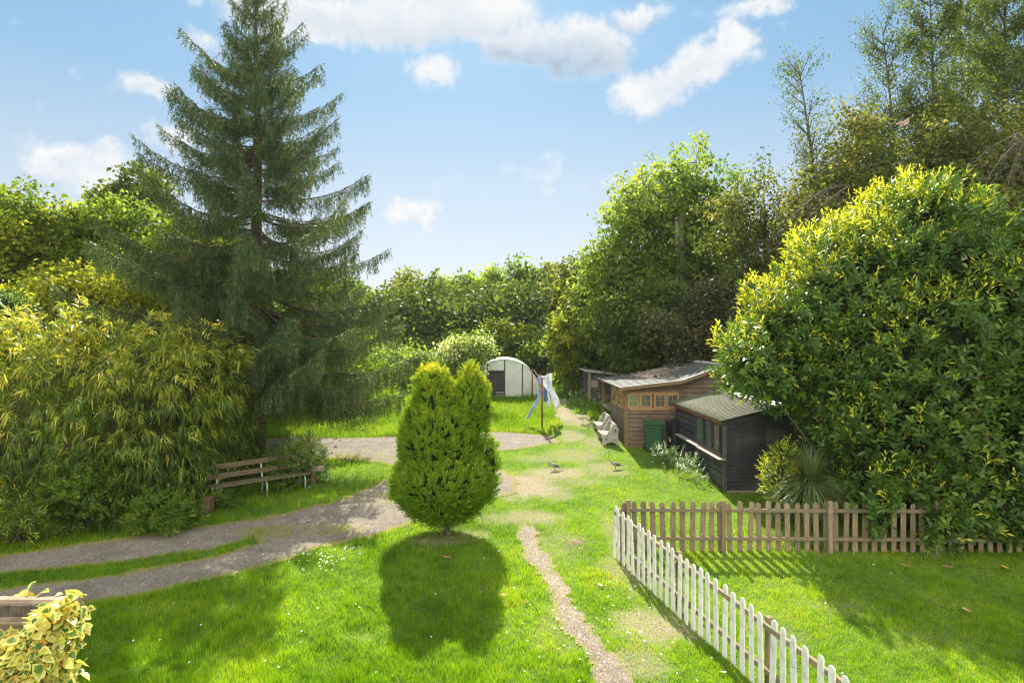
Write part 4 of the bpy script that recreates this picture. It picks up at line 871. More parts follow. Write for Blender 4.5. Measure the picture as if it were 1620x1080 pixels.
def brown_shed():
    x0, x1, y0, y1, y2 = 3.98, 7.33, 21.33, 24.2, 26.4; zg = gz(y0)-.05
    r = thing('brown_shed', 'brown clapboard summerhouse with small paned windows and felt roof', 'shed', (x0, y0, gz(y0)))
    px_ = [3.75, 5.88, 7.42]; pz = [3.55, 3.79, 4.34]; rf = lambda x: float(np.interp(x, px_, pz))
    core = MB(); core.prism([(x0+.02, y0+.02, zg), (x1, y0+.02, zg), (x1, y0+.02, rf(x1)-.04), (5.88, y0+.02, rf(5.88)-.04), (x0+.02, y0+.02, rf(x0)-.04)], (0, y1-y0-.04, 0)); 
    lap_wall(core, (x0, y0+.02, 0), X_, -Y_, x1-x0, zg, lambda s: rf(x0+s)-.05)
    lap_wall(core, (x0+.02, y0, 0), Y_, -X_, y1-y0, zg, lambda s: rf(x0)-.06)
    lap_wall(core, (x1, y0, 0), Y_, X_, y1-y0, zg, lambda s: rf(x1)-.06)
    core.build('wall', 'brown_board', r)
    rm = MB()
    for (a_, b_) in ((0, 1), (1, 2)):
        rm.prism([(px_[a_], y0-.28, pz[a_]), (px_[b_], y0-.28, pz[b_]), (px_[b_], y0-.28, pz[b_]+.045), (px_[a_], y0-.28, pz[a_]+.045)], (0, y2+.35-y0+.28, 0))
    ro = rm.build('roof', 'felt', r)
    # standing seams of the roof sheets, laid over the felt
    sm = MB()
    for yy in np.arange(y0-.26, y2+.3, .48):
        for (a_, b_) in ((0, 1), (1, 2)): sm.bar((px_[a_], yy, pz[a_]+.052), (px_[b_], yy, pz[b_]+.052), .03, .014)
    sm.build('roof_seam', 'felt', ro)
    fl = MB(); fl.prism([(px_[0]-.02, y0-.30, pz[0]-.06), (px_[1], y0-.30, pz[1]-.06), (px_[1], y0-.30, pz[1]+.05), (px_[0]-.02, y0-.30, pz[0]+.05)], (0, .018, 0)).prism([(px_[1], y0-.30, pz[1]-.06), (px_[2], y0-.30, pz[2]-.06), (px_[2], y0-.30, pz[2]+.05), (px_[1], y0-.30, pz[1]+.05)], (0, .018, 0)); fl.build('barge_board', 'brown_post', r)
    MB().box(px_[2]-.10, px_[2]+.03, y0-.30, y2+.36, pz[2]+.03, pz[2]+.10).build('ridge_flashing', 'flashing', r)
    MB().prism([(px_[0]-.02, y0-.305, pz[0]+.053), (px_[1], y0-.305, pz[1]+.053), (px_[1], y0-.305, pz[1]+.07), (px_[0]-.02, y0-.305, pz[0]+.07)], (0, .05, 0)).prism([(px_[1], y0-.305, pz[1]+.053), (px_[2], y0-.305, pz[2]+.053), (px_[2], y0-.305, pz[2]+.07), (px_[1], y0-.305, pz[1]+.07)], (0, .05, 0)).build('roof_edge_strip', 'flashing', r)
    for (xx, yy, w_) in ((x0-.03, y0-.03, .13), (5.85, y0-.035, .07), (x1-.03, y0-.03, .12), (x0-.035, y0+1.35, .08), (x0-.03, y1-.08, .10)):
        MB().box(xx, xx+w_, yy, yy+w_, gz(yy)-.05, rf(xx+.05)-.02).build('corner_post', 'brown_post', r, bevel=.005)
    zb = 2.87; hh = .50
    MB().box(x0+.13, 5.84, y0-.045, y0-.005, zb-.075, zb+.0).build('window_ledge', 'golden_wood', r)
    MB().box(x0+.13, 5.84, y0-.040, y0-.005, zb+hh, zb+hh+.06).build('window_lintel', 'golden_wood', r)
    for a_, b_ in ((992.5, 1011.5), (1012, 1031), (1034.5, 1053.5), (1054, 1074)):
        xa = (a_-810)*y0/F; xb = (b_-810)*y0/F; window(r, (xa, y0-.006, zb), X_, -Y_, xb-xa-.01, hh, 2, 2, 'golden_wood', .055)
    window(r, (x0-.004, y0+.28, zb-.05), Y_, -X_, 1.0, .62, 2, 2, 'golden_wood', .06)
    window(r, (x0-.004, y0+1.6, zb-.05), Y_, -X_, 1.0, .62, 2, 2, 'golden_wood', .06)
    pp_ = MB().box(x0-.06, x0+.06, y2-.12, y2, gz(y2)-.05, rf(x0)-.0); pp_.build('porch_post', 'brown_post', r, bevel=.006)
    MB().box(x1-.1, x1, y2-.12, y2, gz(y2)-.05, rf(x1)-.0).build('porch_post', 'brown_post', r, bevel=.006)
    MB().bar((x0, y2-.06, rf(x0)-.42), (x0+.38, y2-.06, rf(x0)-.03), .05, .07).bar((x0, y2-.12, rf(x0)-.42), (x0, y2-.5, rf(x0)-.05), .05, .07).build('porch_brace', 'brown_post', r)
    MB().box(x0-.08, x0+1.0, y2-.14, y2-.02, gz(y2)+.58, gz(y2)+.64).box(x0-.09, x0+.09, y1+.05, y2-.15, gz(y2)+.58, gz(y2)+.638).build('porch_rail', 'silver_wood', r)
    # heap of dead twigs lying on the roof
    t = thing('twig_heap', 'heap of dry brown twigs on the brown shed roof', 'twigs', (5.7, 24.5, rf(5.7)+.05)); mb = MB()
    for _ in range(260):
        x = 5.65+rng.normal()*.40; y = 24.2+rng.normal()*.62+(x-5.7)*.5
        x = float(np.clip(x, 4.2, 6.9)); y = float(np.clip(y, 21.6, 26.5)); hgt = .22*math.exp(-((x-5.7)**2+(y-24.3)**2*.5)*1.2)
        z = rf(x)+.07+rng.random()*hgt; a_ = rng.random()*6.28; l = rng.uniform(.12, .45); tl = rng.normal()*.25
        d = Vector((math.cos(a_), math.sin(a_), tl)); d.z = max(d.z, -.02)+d.x*.12; p = Vector((x, y, z))
        mb.tube([p-d*l/2+Vector((0, 0, .02)), p+Vector((rng.normal()*.03, rng.normal()*.03, .03)), p+d*l/2+Vector((0, 0, .02))], [.015, .012, .006], 4)
    mb.build('twig', 'twigs', t)['kind'] = 'stuff'
brown_shed()
def black_shed():
    x0, x1, xr, y0, y1 = 5.69, 9.2, 7.23, 16.26, 21.05; zg = gz(y0)-.03
    r = thing('black_shed', 'black weatherboarded shed with corrugated roof and long window sill', 'shed', (x0, y0, gz(y0)))
    ze = 3.05; zr = 3.46; rf = lambda x: ze+(zr-ze)*(x-5.52)/(xr-5.52) if x < xr else zr-(x-xr)*.24
    core = MB(); core.prism([(x0+.02, y0+.02, zg), (x1, y0+.02, zg), (x1, y0+.02, rf(x1)-.03), (xr, y0+.02, rf(xr)-.03), (x0+.02, y0+.02, rf(x0)-.03)], (0, y1-y0-.04, 0))
    lap_wall(core, (x0+.02, y0, 0), Y_, -X_, y1-y0, zg, lambda s: rf(x0)-.04, .175, .05)
    lap_wall(core, (x0, y0+.02, 0), X_, -Y_, 1.05, zg+.1, lambda s: rf(x0+s)-.05, .11, .014)
    core.build('wall', 'black_board', r)
    MB().box(x0+.06, x1, y0-.015, y0+.015, zg, zg+.09).build('base_plank', 'silver_wood', r)
    dr = MB()
    for i in range(9): dr.box(x0+1.10+i*.125, x0+1.218+i*.125, y0-.03, y0+.012, zg+.14, 2.95)
    do = dr.build('door', 'black_board', r)
    MB().box(x0+1.12, x0+2.2, y0-.05, y0-.031, zg+1.0, zg+1.09).box(x0+1.12, x0+2.2, y0-.05, y0-.031, zg+1.72, zg+1.80).build('door_rail', 'black_trim', do)
    MB().box(x0+1.05, x0+1.095, y0-.035, y0+.0, zg+.1, 3.0).build('door_frame', 'black_trim', r)
    # corrugated sheet: waves follow the length, lines run from eave to ridge
    n = 27*8; ysn = np.linspace(y0-.26, y1+.1, n); wv = .034*np.sin(np.arange(n)/8*2*np.pi)
    for (xa, xb) in ((5.50, xr+.02), (xr+.02, x1+.2)):
        V = []; L = []
        for s in (0, .33, .66, 1):
            x = xa+(xb-xa)*s; z = rf(x)+.045
            V += [(x, y, z+q) for y, q in zip(ysn, wv)]
        for i in range(3):
            for j in range(n-1): L += [i*n+j, (i+1)*n+j, (i+1)*n+j+1, i*n+j+1]
        me = np_mesh('roof', np.array(V), 4, np.array(L), None, root_of(r), smooth=True); o = link('roof', me, 'corrugated', r); s_ = o.modifiers.new('thick', 'SOLIDIFY'); s_.thickness = .008; s_.offset = 1
    MB().prism([(xr-.16, y0-.27, rf(xr-.16)+.056), (xr, y0-.27, zr+.085), (xr+.16, y0-.27, rf(xr+.16)+.056), (xr+.16, y0-.27, rf(xr+.16)+.066), (xr, y0-.27, zr+.099), (xr-.16, y0-.27, rf(xr-.16)+.066)], (0, y1-y0+.36, 0)).build('ridge_flashing', 'flashing', r)
    MB().box(5.555, 5.58, y0-.2, y1+.05, ze-.07, ze+.005).build('fascia', 'rust', r)
    MB().prism([(5.56, y0-.2, rf(5.56)-.09), (xr, y0-.2, zr-.09), (xr, y0-.2, zr-.0), (5.56, y0-.2, rf(5.56)-.0)], (0, .02, 0)).build('barge_board', 'black_trim', r)
    MB().box(x0-.045, x0+.05, y0-.045, y0+.05, zg, rf(x0)-.02).build('corner_post', 'grey_board', r, bevel=.004)
    sv = MB()
    for i, (ya, yb) in enumerate(((y0-.12, 18.1), (18.11, 20.98))): sv.box(x0-.20, x0+.0, ya, yb, 2.045+.02*i, 2.075+.02*i)
    sv.build('window_sill', 'sill_wood', r, bevel=.004)
    for (ya, yb) in ((16.42, 17.00), (17.08, 17.70), (17.80, 18.55)): window(r, (x0-.030, ya, 2.17), Y_, -X_, yb-ya, .80, 1, 1, 'black_trim', .055, .045)
    MB().box(x0-.055, x0-.025, 16.36, 18.62, 2.10, 2.165).box(x0-.055, x0-.025, 16.36, 18.62, 2.975, 3.02).build('window_surround', 'black_trim', r)
black_shed()
def back_shed():
    x0, x1, y0, y1 = 3.87, 6.4, 30.4, 36.2; zg = gz(y0)-.05; r = thing('dark_shed', 'old dark shed at the far end under the trees', 'shed', (x0, y0, gz(y0)))
    zt = 5.2-(588-540)*y0/F; core = MB()
    core.prism([(x0, y0, zg), (x1, y0, zg), (x1, y0, zt-.28), (x0, y0, zt)], (0, y1-y0, 0))
    lap_wall(core, (x0+.5, y0, 0), X_, -Y_, x1-x0-.5, zg, lambda s: zt-.05-.11*s, .17, .025)
    for i in range(28): yy = y0+i*.2; core.box(x0-.02-.008*(i % 2), x0, yy+.01, yy+.185, zg, zt-.03)
    core.build('wall', 'grey_board', r)
    MB().prism([(x0-.25, y0-.25, zt+.04), (x1+.1, y0-.25, zt-.30), (x1+.1, y0-.25, zt-.26), (x0-.25, y0-.25, zt+.08)], (0, y1-y0+.4, 0)).build('roof', 'flashing', r)
    MB().box(x0-.06, x0+.07, y0-.06, y0+.07, zg, zt-.02).build('corner_post', 'silver_wood', r)
    MB().box(x0-.07, x0-.03, 34.9, 36.1, zg, zt-.1).build('door', 'grey_board', r)
    MB().box(x0+.10, x0+.42, y0-.045, y0-.001, 2.9, 3.25).build('shutter', 'silver_wood', r)
back_shed()

# ------------------------------------------------------------------ polytunnel
def tunnel():
    y0 = 32.; cx = -.43; hw = 1.95; hh = 1.97; ln = 6; zg = gz(y0); r = thing('polytunnel', 'white polythene tunnel greenhouse across the meadow', 'polytunnel', (cx, y0, zg))
    def arc(n=25, s=1.): return [(cx+hw*s*math.cos(t), zg-.05+(hh+.05)*s*math.sin(t)**.9) for t in np.linspace(0, math.pi, n)]
    a_ = arc(); V = []; L = []
    for k in range(9):
        y = y0+ln*k/8; sag = 1-.012*(k % 2)
        V += [(cx+(x-cx)*sag, y, zg+(z-zg)*sag) for x, z in a_]
    for k in range(8):
        for i in range(24): L += [k*25+i, k*25+i+1, (k+1)*25+i+1, (k+1)*25+i]
    link('cover', np_mesh('cover', np.array(V), 4, np.array(L), None, root_of(r), smooth=True), 'polythene', r)
    dx0, dx1 = (772-810)*y0/F, (797.5-810)*y0/F; zd = H-(587-540)*y0/F
    f = MB()
    def col(x): t = max(-1, min(1, (x-cx)/hw)); s_ = math.sqrt(1-t*t)**.9; return zg-.05+(hh+.05)*s_
    for (xa, xb, n_) in ((cx-hw, dx0, 8), (dx1, cx+hw, 16)):
        X = np.linspace(xa, xb, n_)
        f.prism([(x, y0, zg-.05) for x in (X[0], X[-1])]+[(x, y0, col(x)) for x in X[::-1]], (0, .012, 0))
    X = np.linspace(dx0, dx1, 6); f.prism([(X[0], y0, zd), (X[-1], y0, zd)]+[(x, y0, col(x)) for x in X[::-1]], (0, .012, 0))
    f.build('end_panel', 'polythene', r)
    b = arc(20, 1.005); MB().tube([(x, y0-.01, z) for x, z in b], .022, 6).build('hoop', 'bench_metal', r)
    MB().box(dx0-.06, dx0, y0-.05, y0-.01, zg-.05, col(dx0)).box(dx1, dx1+.06, y0-.05, y0-.01, zg-.05, col(dx1)).box(dx0-.06, dx1+.06, y0-.07, y0-.051, zd-.03, zd+.05).build('door_frame', 'grey_board', r)
    d = MB().box(dx0+.01, dx1-.01, y0+.02, y0+.04, zg-.02, zd).build('door', 'netting', r)
    MB().box(dx0+.34, dx0+.40, y0-.03, y0+.01, zg, zd-.03).build('door_stile', 'grey_board', d)
    MB().box(dx0+.42, dx1-.02, y0-.02, y0+.01, zg+.06, zg+.14).box(dx0+.42, dx1-.02, y0-.02, y0+.01, zg+.20, zg+.28).build('door_slat', 'silver_wood', d)
    xp = (826.5-810)*y0/F; MB().box(xp-.03, xp+.03, y0-.04, y0-.005, zg-.05, col(xp)).build('end_post', 'grey_board', r)
tunnel()

# ------------------------------------------------------------------ washing line
def wash():
    for (px, py, tp, lab) in ((857.5, 678.5, 597, 'rusty washing line post nearer the drive'), (842, 630, 584, 'rusty washing line post beside the polytunnel')):
        x, y = G(px, py); h = (py-tp)*y/F; z = gz(y); r = thing('washing_line_post', lab, 'post', (x, y, z), 'rusty washing line posts')
        MB().tube([(x, y, z-.1), (x, y, z+h)], .035, 8).build('pole', 'rust', r, smooth=True)
        MB().tube([(x-.14, y, z+h-.04), (x+.14, y, z+h-.04)], .018, 6).build('cross_bar', 'rust', r, smooth=True)
    xa, ya = G(857.5, 678.5); xb, yb = G(842, 630); za = gz(ya)+2.0; zb = gz(yb)+1.48
    pts = [Vector((xa+(xb-xa)*s+.1, ya+(yb-ya)*s, za+(zb-za)*s-.12*math.sin(math.pi*s))) for s in np.linspace(0, 1, 12)]
    o = MB().tube(pts, .006, 5).build('washing_line', 'line'); meta(o, 'thin washing line strung between the rusty posts', 'washing line')
    def cloth(name, label, c, w_, h, wind, mat, seed, taper=.0, notch=0., twist=.3):
        rs = np.random.default_rng(seed); nx, ny = 14, 20; V = []; L = []; c = Vector(c)
        r = thing(name, label, 'laundry', tuple(c), 'washing hung on the line')
        for j in range(ny):
            v = j/(ny-1)
            for i in range(nx):
                u = i/(nx-1)-.5; wdt = w_*(1-taper*v)*(1+.15*math.sin(v*5+seed)); bl = wind*v**1.3*h
                x = u*wdt*.55+bl+.05*math.sin(u*9+v*7+seed)*(.3+v); y = u*wdt*.85+.08*math.sin(u*7+v*9+seed*2)*(v+.2); z = -v*h*math.sqrt(max(.15, 1-wind*wind*.5))+.06*math.sin(u*8+seed)*v-.05*(1-v)*abs(math.cos(u*3.14*2))
                if notch and v > notch: x += .10*(1 if u > 0 else -1)*(v-notch)*2
                V.append((c.x+x, c.y+y, c.z+z))
        for j in range(ny-1):
            for i in range(nx-1):
                if notch and j/(ny-1) > notch and i in (6,): continue
                L += [j*nx+i, j*nx+i+1, (j+1)*nx+i+1, (j+1)*nx+i]
        o = link('fabric', np_mesh('fabric', np.array(V), 4, np.array(L), None, root_of(r), smooth=True), mat, r); s_ = o.modifiers.new('t', 'SOLIDIFY'); s_.thickness = .006
        q = MB()
        for u in (-.4, .4): q.box(c.x+u*w_*.55-.008, c.x+u*w_*.55+.008, c.y+u*w_*.85-.01, c.y+u*w_*.85+.01, c.z-.07, c.z+.02)
        q.build('peg', 'golden_wood', r)
    Yc = 24.9
    def c_(px, py, dy=0.): return Pt(px, py, Yc+dy)
    cloth('hanging_shirt', 'white shirt blowing out on the washing line', c_(861, 593), .55, 1.05, .42, 'cloth_white', 1, .1)
    cloth('hanging_trousers', 'white trousers with two legs flapping right on the line', c_(869, 590, .5), .5, 1.45, .12, 'cloth_white', 4, .0, .45)
    cloth('hanging_vest', 'blue top bunched in the middle of the washing', c_(858.5, 610, -.1), .40, .62, .25, 'cloth_blue', 7, .2)
    cloth('hanging_cloth', 'thin pale blue cloth trailing left of the rusty post', c_(857, 613, -.3), .42, 1.25, -.45, 'cloth_lilac', 9, .85)
    cloth('hanging_sock', 'small lilac item left of the post top', c_(853, 592, -.2), .22, .4, .05, 'cloth_lilac', 12, .3)
wash()

# ------------------------------------------------------------------ bins
def bin_(label, px, Y, mat, s=1., rot=.0):
    x = (px-810)*Y/F; z = gz(Y); r = thing('wheelie_bin', label, 'wheelie bin', (0, 0, 0), 'wheelie bins against the brown shed')
    b = MB(); w0, w1, d0, d1, h = .24, .30, .26, .36, .93; V = []
    prof = [(w0, d0, .05), (w0+.01, d0+.01, .12), (w1-.015, d1-.02, .80), (w1, d1, .82), (w1, d1, .93)]
    for (a_, d_, zz) in prof:
        c = .05
        V += [(-a_+c, -d_, zz), (a_-c, -d_, zz), (a_, -d_+c, zz), (a_, d_-c, zz), (a_-c, d_, zz), (-a_+c, d_, zz), (-a_, d_-c, zz), (-a_, -d_+c, zz)]
    Fs = [tuple(range(8))[::-1], tuple(range(32, 40))]+[(i*8+k, i*8+(k+1) % 8, (i+1)*8+(k+1) % 8, (i+1)*8+k) for i in range(4) for k in range(8)]
    b.add(V, Fs).build('body', mat, r, local=True, bevel=.008)
    lid = MB().prism([(-.33, -.41, .935), (.33, -.41, .935), (.33, .36, .975), (-.33, .36, .975)], (0, 0, .035)).prism([(-.24, -.30, .972), (.24, -.30, .972), (.24, .28, 1.005), (-.24, .28, 1.005)], (0, 0, .03))
    lo = lid.build('lid', mat, r, local=True, bevel=.012)
    MB().tube([(-.28, .42, .92), (.28, .42, .92)], .018, 8).bar((-.28, .34, .9), (-.28, .43, .92), .03, .03).bar((.28, .34, .9), (.28, .43, .92), .03, .03).build('handle', mat, r, local=True)
    for sx in (-1, 1): MB().tube([(sx*.22, .27, .10), (sx*.29, .27, .10)], .10, 16).build('wheel', 'black_plastic', r, local=True)
    r.location = (x, Y, z); r.rotation_euler = (0, 0, rot)
    for ch in r.children: ch.location = (0, 0, 0)
    return r
bin_('green wheelie bin against the brown shed wall', 1033.5, 20.75, 'green_plastic', rot=-.08)
bin_('dark wheelie bin between green bin and black shed', 1072, 20.8, 'black_plastic', rot=.12)

# ------------------------------------------------------------------ ornate concrete seats beside the brown shed
def ornate(label, px, py):
    x, y = G(px, py); z = gz(y); r = thing('garden_bench', label, 'stone bench', (x, y, z), 'ornate pale benches beside the brown shed')
    # scrolled end panels: outline in the plane facing the view, seat slab between
    outl = [(-.52, 0), (-.50, .30), (-.56, .34), (-.55, .42), (-.40, .46), (-.22, .47), (-.14, .60), (-.02, .72), (.10, .86), (.20, .93), (.30, .90), (.33, .80), (.42, .74), (.45, .62), (.40, .45), (.42, .20), (.44, 0), (.30, 0), (.24, .10), (.0, .14), (-.22, .10), (-.34, 0)]
    for k, yy in enumerate((y, y+1.05)):
        MB().prism([(x+u*.62, yy, z+v*.84) for u, v in outl], (0, .07, 0)).build('end_panel', 'concrete', r, bevel=.012)
        q = MB()
        for (u, v, s) in ((.22, .66, .035), (-.28, .27, .03)): q.ball((x+u*.62, yy-.005, z+v*.84), (s, .02, s), 10, 6)
        q.build('scroll_boss', 'bark', r, smooth=True)
    MB().box(x-.33, x+.08, y+.07, y+1.05, z+.35, z+.40).build('seat', 'silver_wood', r)
    MB().prism([(x+.06, y+.07, z+.40), (x+.11, y+.07, z+.40), (x+.20, y+.07, z+.74), (x+.15, y+.07, z+.74)], (0, .98, 0)).build('backrest', 'concrete', r)
ornate('ornate pale bench nearer the brown shed corner', 967, 705)
ornate('ornate pale bench farther back beside the shed porch', 958, 689)

# ------------------------------------------------------------------ slatted bench under the bamboo
def bench():
    a_ = Vector((-7.45, 15.1, 0)); b_ = Vector((-5.6, 16.7, 0)); u = (b_-a_).normalized(); L = (b_-a_).length; nb = Vector((-u.y, u.x, 0)); ang = math.atan2(u.y, u.x)
    zg = gz(15.9)-.0; r = thing('garden_bench', 'long weathered slatted bench overgrown beside the bamboo', 'bench', (a_.x, a_.y, zg))
    def P3(s, t, z): return a_+u*s+nb*t+Vector((0, 0, zg+z))
    for k, (z, t) in enumerate(((.62, .38), (.86, .44))): MB().bar(P3(-.05, t, z), P3(L+.0, t, z+.03), .035, .13).build('backrest', 'bench_wood', r, bevel=.006)
    for k, t in enumerate((.0, .14, .28)): MB().bar(P3(-.05, t, .43), P3(L+.05, t, .45), .12, .04).build('seat', 'bench_wood', r, bevel=.005)
    for s in (.2, L*.5+.1, L-.1):
        m = MB(); m.tube([P3(s, -.02, -.05), P3(s, -.03, .25), P3(s, .0, .36), P3(s, .06, .405)]+[P3(s, .30, .405), P3(s, .36, .45), P3(s, .40, .6), P3(s, .48, .92)], .022, 8); m.tube([P3(s, .30, .40), P3(s, .42, -.05)], .022, 8); m.build('leg', 'bench_metal', r, smooth=True)
    x, y = G(325, 814); s = thing('brick_pillar', 'short reddish brick pillar stub at the left end of the bench', 'pillar', (x, y, gz(y))); m = MB()
    for i in range(6): m.box(x-.105, x+.105, y, y+.21, gz(y)-.05+i*.078, gz(y)-.05+i*.078+.068); m.box(x-.098, x+.098, y+.007, y+.203, gz(y)-.05+i*.078+.068, gz(y)-.05+i*.078+.078) if i < 5 else None
    m.build('brickwork', 'brick', s, bevel=.004)
    p = Pt(497, 742, 16.9); g = gz(16.9); l = thing('timber_sleeper', 'weathered timber sleeper propped past the bench right end', 'timber', (p.x, 16.9, g))
    MB().bar((p.x-.25, 17.15, p.z-.06), (p.x+.24, 16.75, p.z+.06), .22, .13).build('beam', 'silver_wood', l, bevel=.01)
    MB().box(p.x-.08, p.x+.04, 16.9, 17.0, g-.05, p.z-.06).build('leg', 'bench_wood', l)
bench()

# ------------------------------------------------------------------ pole among the trees
def pole():
    Y = 31.0; x = (1077-810)*Y/F; z = gz(Y); zt = H-(338-540)*Y/F; r = thing('wooden_pole', 'brown wooden utility pole standing among the right hand trees', 'pole', (x, Y, z))
    MB().tube([(x, Y, z-.2), (x, Y, (z+zt)/2), (x, Y, zt)], [.19, .17, .14], 12).build('shaft', 'pole', r, smooth=True)
    MB().tube([(x-.19, Y-.05, z+2), (x-.18, Y-.05, zt-.3)], .03, 6).box(x-.30, x-.18, Y-.1, Y, zt-1.9, zt-.2).build('conduit', 'cable', r)
pole()

# ------------------------------------------------------------------ birds
def bird(label, px, py, face, mat='dove', Y=None, fly=False, grp='grey doves on the lawn', name='dove'):
    if Y is None: x, y = G(px, py); z = gz(y)+.035
    else: p = Pt(px, py, Y); x, y, z = p
    r = thing(name, label, 'bird', (x, y, z), grp); s = 1.; f = face
    b = MB(); pts = [(-.17, .07), (-.13, .08), (-.07, .105), (0, .12), (.06, .135), (.10, .165), (.125, .195), (.14, .215), (.16, .215), (.175, .205)]; rad = [.012, .022, .045, .062, .060, .044, .029, .027, .024, .010]
    b.tube([(f*a_, 0, c) for a_, c in pts], [q*1.05 for q in rad], 12); b.build('body', mat, r, smooth=True, local=True)
    MB().tube([(f*.172, 0, .208), (f*.20, 0, .200)], [.008, .002], 6).build('beak', 'beak', r, local=True)
    MB().prism([(-f*.08, -.03, .088), (-f*.26, -.028, .045), (-f*.27, .028, .045), (-f*.08, .03, .088)], (0, 0, .012)).build('tail', 'dove_dark', r, local=True)
    if fly:
        for sg in (-1, 1): MB().prism([(f*.06, sg*.03, .14), (f*.02, sg*.09, .17), (-f*.16, sg*.13, .15), (-f*.24, sg*.10, .12), (-f*.14, sg*.05, .12), (-f*.08, sg*.03, .12)], (0, 0, .012)).build('wing', mat, r, local=True)
    else:
        for sg in (-1, 1): MB().ball((-f*.04, sg*.045, .118), (.115, .022, .042), 12, 8, Matrix.Rotation(f*.25*-1, 3, 'Y')).build('wing', 'dove_dark', r, smooth=True, local=True)
        MB().ball((f*.075, 0, .118), (.04, .05, .045), 10, 6).build('breast', 'dove_pale', r, smooth=True, local=True)
        for sg in (-1, 1): MB().tube([(0, sg*.02, .07), (f*.005, sg*.02, -.02), (f*.005, sg*.02, -.05)], .006, 5).tube([(f*.005, sg*.02, -.046), (f*.05, sg*.025, -.048)], .005, 4).build('leg', 'beak', r, local=True)
    MB().ball((f*.147, -.022, .214), .006, 6, 4).ball((f*.147, .022, .214), .006, 6, 4).build('eye', 'black_trim', r, local=True)
    for ch in r.children: ch.location = (0, 0, 0)
    return r
bird('grey dove on the bare patch, left of the two', 877, 744, -1)
bird('grey dove on the grass nearer the black shed', 974, 742, -1)
o = bird('brown bird flying across the trees at the upper right', 1430, 204, 1, 'dove_brown', 15.0, True, None, 'flying_bird'); o.rotation_euler = (.35, -.35, .5)

# ------------------------------------------------------------------ molehill, fallen leaves, stones
def molehill():
    x, y = G(910, 858); z = gz(y)+bumpz(np.array([x]), np.array([y]))[0]; mb = MB(); n = 16
    V = [(x, y, z+.05)]; Fs = []
    for k in range(1, 5):
        for i in range(n):
            a_ = i*6.283/n; q = k/4*.17*(1+.25*rng.normal()*.5); V.append((x+math.cos(a_)*q*1.2, y+math.sin(a_)*q, z+.05*(1-(k/4)**1.5)+rng.normal()*.008-(.02 if k == 4 else 0)))
    for i in range(n): Fs.append((0, 1+i, 1+(i+1) % n))
    for k in range(3):
        for i in range(n): Fs.append((1+k*n+i, 1+(k+1)*n+i, 1+(k+1)*n+(i+1) % n, 1+k*n+(i+1) % n))
    o = mb.add(V, Fs).build('molehill', 'soil', smooth=True); meta(o, 'small brown molehill on the lawn left of the white fence', 'molehill')
molehill()
LV = [(707, 886, 'dead_leaf', 'long pale brown fallen leaf in the cypress shadow', .11), (797, 946, 'dead_leaf', 'curled fallen leaf at the cypress shadow right edge', .07), (833, 957, 'dead_leaf', 'small fallen leaf between cypress shadow and dirt path', .06),
      (1590, 902, 'dead_orange', 'orange fallen leaf near the right edge below the laurel', .10), (1529, 970, 'dead_leaf', 'reddish fallen leaf alone on the shaded lawn right', .09), (1433, 899, 'dead_leaf', 'brown fallen leaf by the brown fence foot', .09),
      (1500, 901, 'dead_leaf', 'brown fallen leaf midway below the laurel', .11), (1420, 876, 'dead_leaf', 'brown fallen leaf touching the brown fence', .08), (1145, 1069, 'daisy', 'pale fallen leaf left of the white fence near bottom', .04), (950, 930, 'daisy', 'white petal on the grass right of the path', .05)]
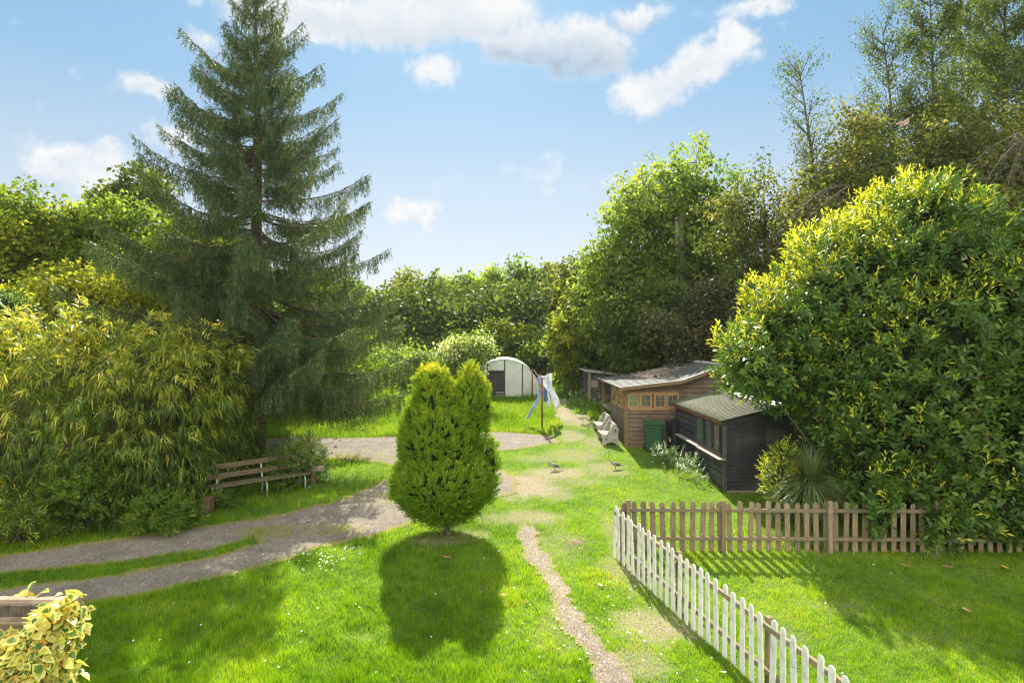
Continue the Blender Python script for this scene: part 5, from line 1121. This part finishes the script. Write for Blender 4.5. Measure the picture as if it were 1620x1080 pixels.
for (px, py, mt, lab, s) in LV:
    x, y = G(px, py); z = gz(y)+.06; a_ = rng.random()*6.28; n = 8; V = []
    for i in range(n): t = i*6.283/n; u = math.cos(t)*s; v = math.sin(t)*s*.45; V.append((u*math.cos(a_)-v*math.sin(a_), u*math.sin(a_)+v*math.cos(a_), .25*abs(v)+.1*u*u/s))
    m = MB(); m.add(V+[(0, 0, 0)], [(i, (i+1) % n, n) for i in range(n)]); o = m.build('fallen_leaf', mt, local=True); o.location = (x, y, z)
    sd = o.modifiers.new('t', 'SOLIDIFY'); sd.thickness = .002
    meta(o, lab, 'leaf', 'fallen leaves on the lawn')
# loose stones and chippings on the drive and path
def chips(name, label, field, x0, x1, y0, y1, n, size, mat):
    x = rng.uniform(x0, x1, n); y = rng.uniform(y0, y1, n); k = rng.random(n) < field(x, y)*1.0*(field(x, y) > .3); x = x[k]; y = y[k]; n = len(x)
    s = size*rng.uniform(.4, 1.5, n)[:, None]; z = gzn(y)+bumpz(x, y)+.015; a_ = rng.random(n)*6.28
    V = np.empty((n, 4, 3), np.float32); c = np.stack([x, y, z], -1)
    for i in range(3): V[:, i] = c+np.stack([np.cos(a_+i*2.09), np.sin(a_+i*2.09), np.zeros(n)-.2], -1)*s*rng.uniform(.7, 1.2, (n, 1))
    V[:, 3] = c+np.stack([np.zeros(n), np.zeros(n), np.ones(n)*.7], -1)*s
    b_ = np.arange(n)[:, None]*4; L = np.concatenate([b_+0, b_+1, b_+3, b_+1, b_+2, b_+3, b_+2, b_+0, b_+3], 1).ravel()
    o = link(name, np_mesh(name, V.reshape(-1, 3), 3, L), mat); meta(o, label, 'stones', kind='stuff')
M['chip'] = surf_mat('stone_chippings', (.12, .11, .10), (.38, .35, .31), 9, bump=.1)
M['chip_warm'] = surf_mat('path_chippings', (.20, .16, .125), (.50, .44, .37), 9, bump=.1)
chips('drive_chippings', 'loose grey chippings on the drive', gravel_field, -13.5, 2.5, 9.5, 25, 70000, .011, 'chip')
chips('path_chippings', 'loose pale chippings on the dirt path', path_field, 0, 4, 7, 14.5, 20000, .011, 'chip_warm')

# thin moist air that softens the far wood
hz = MB().box(-120, 120, -30, 130, -1.2, 20).build('haze', None); hz.display_type = 'WIRE'; meta(hz, kind='stuff')
hm, nt = new_mat('haze_air'); pv = N(nt, 'ShaderNodeVolumePrincipled'); pv.inputs['Color'].default_value = (.93, .96, 1, 1); pv.inputs['Density'].default_value = HAZE; pv.inputs['Anisotropy'].default_value = .35
ho = nt.nodes.new('ShaderNodeOutputMaterial'); nt.links.new(pv.outputs[0], ho.inputs['Volume']); hz.data.materials.append(hm)
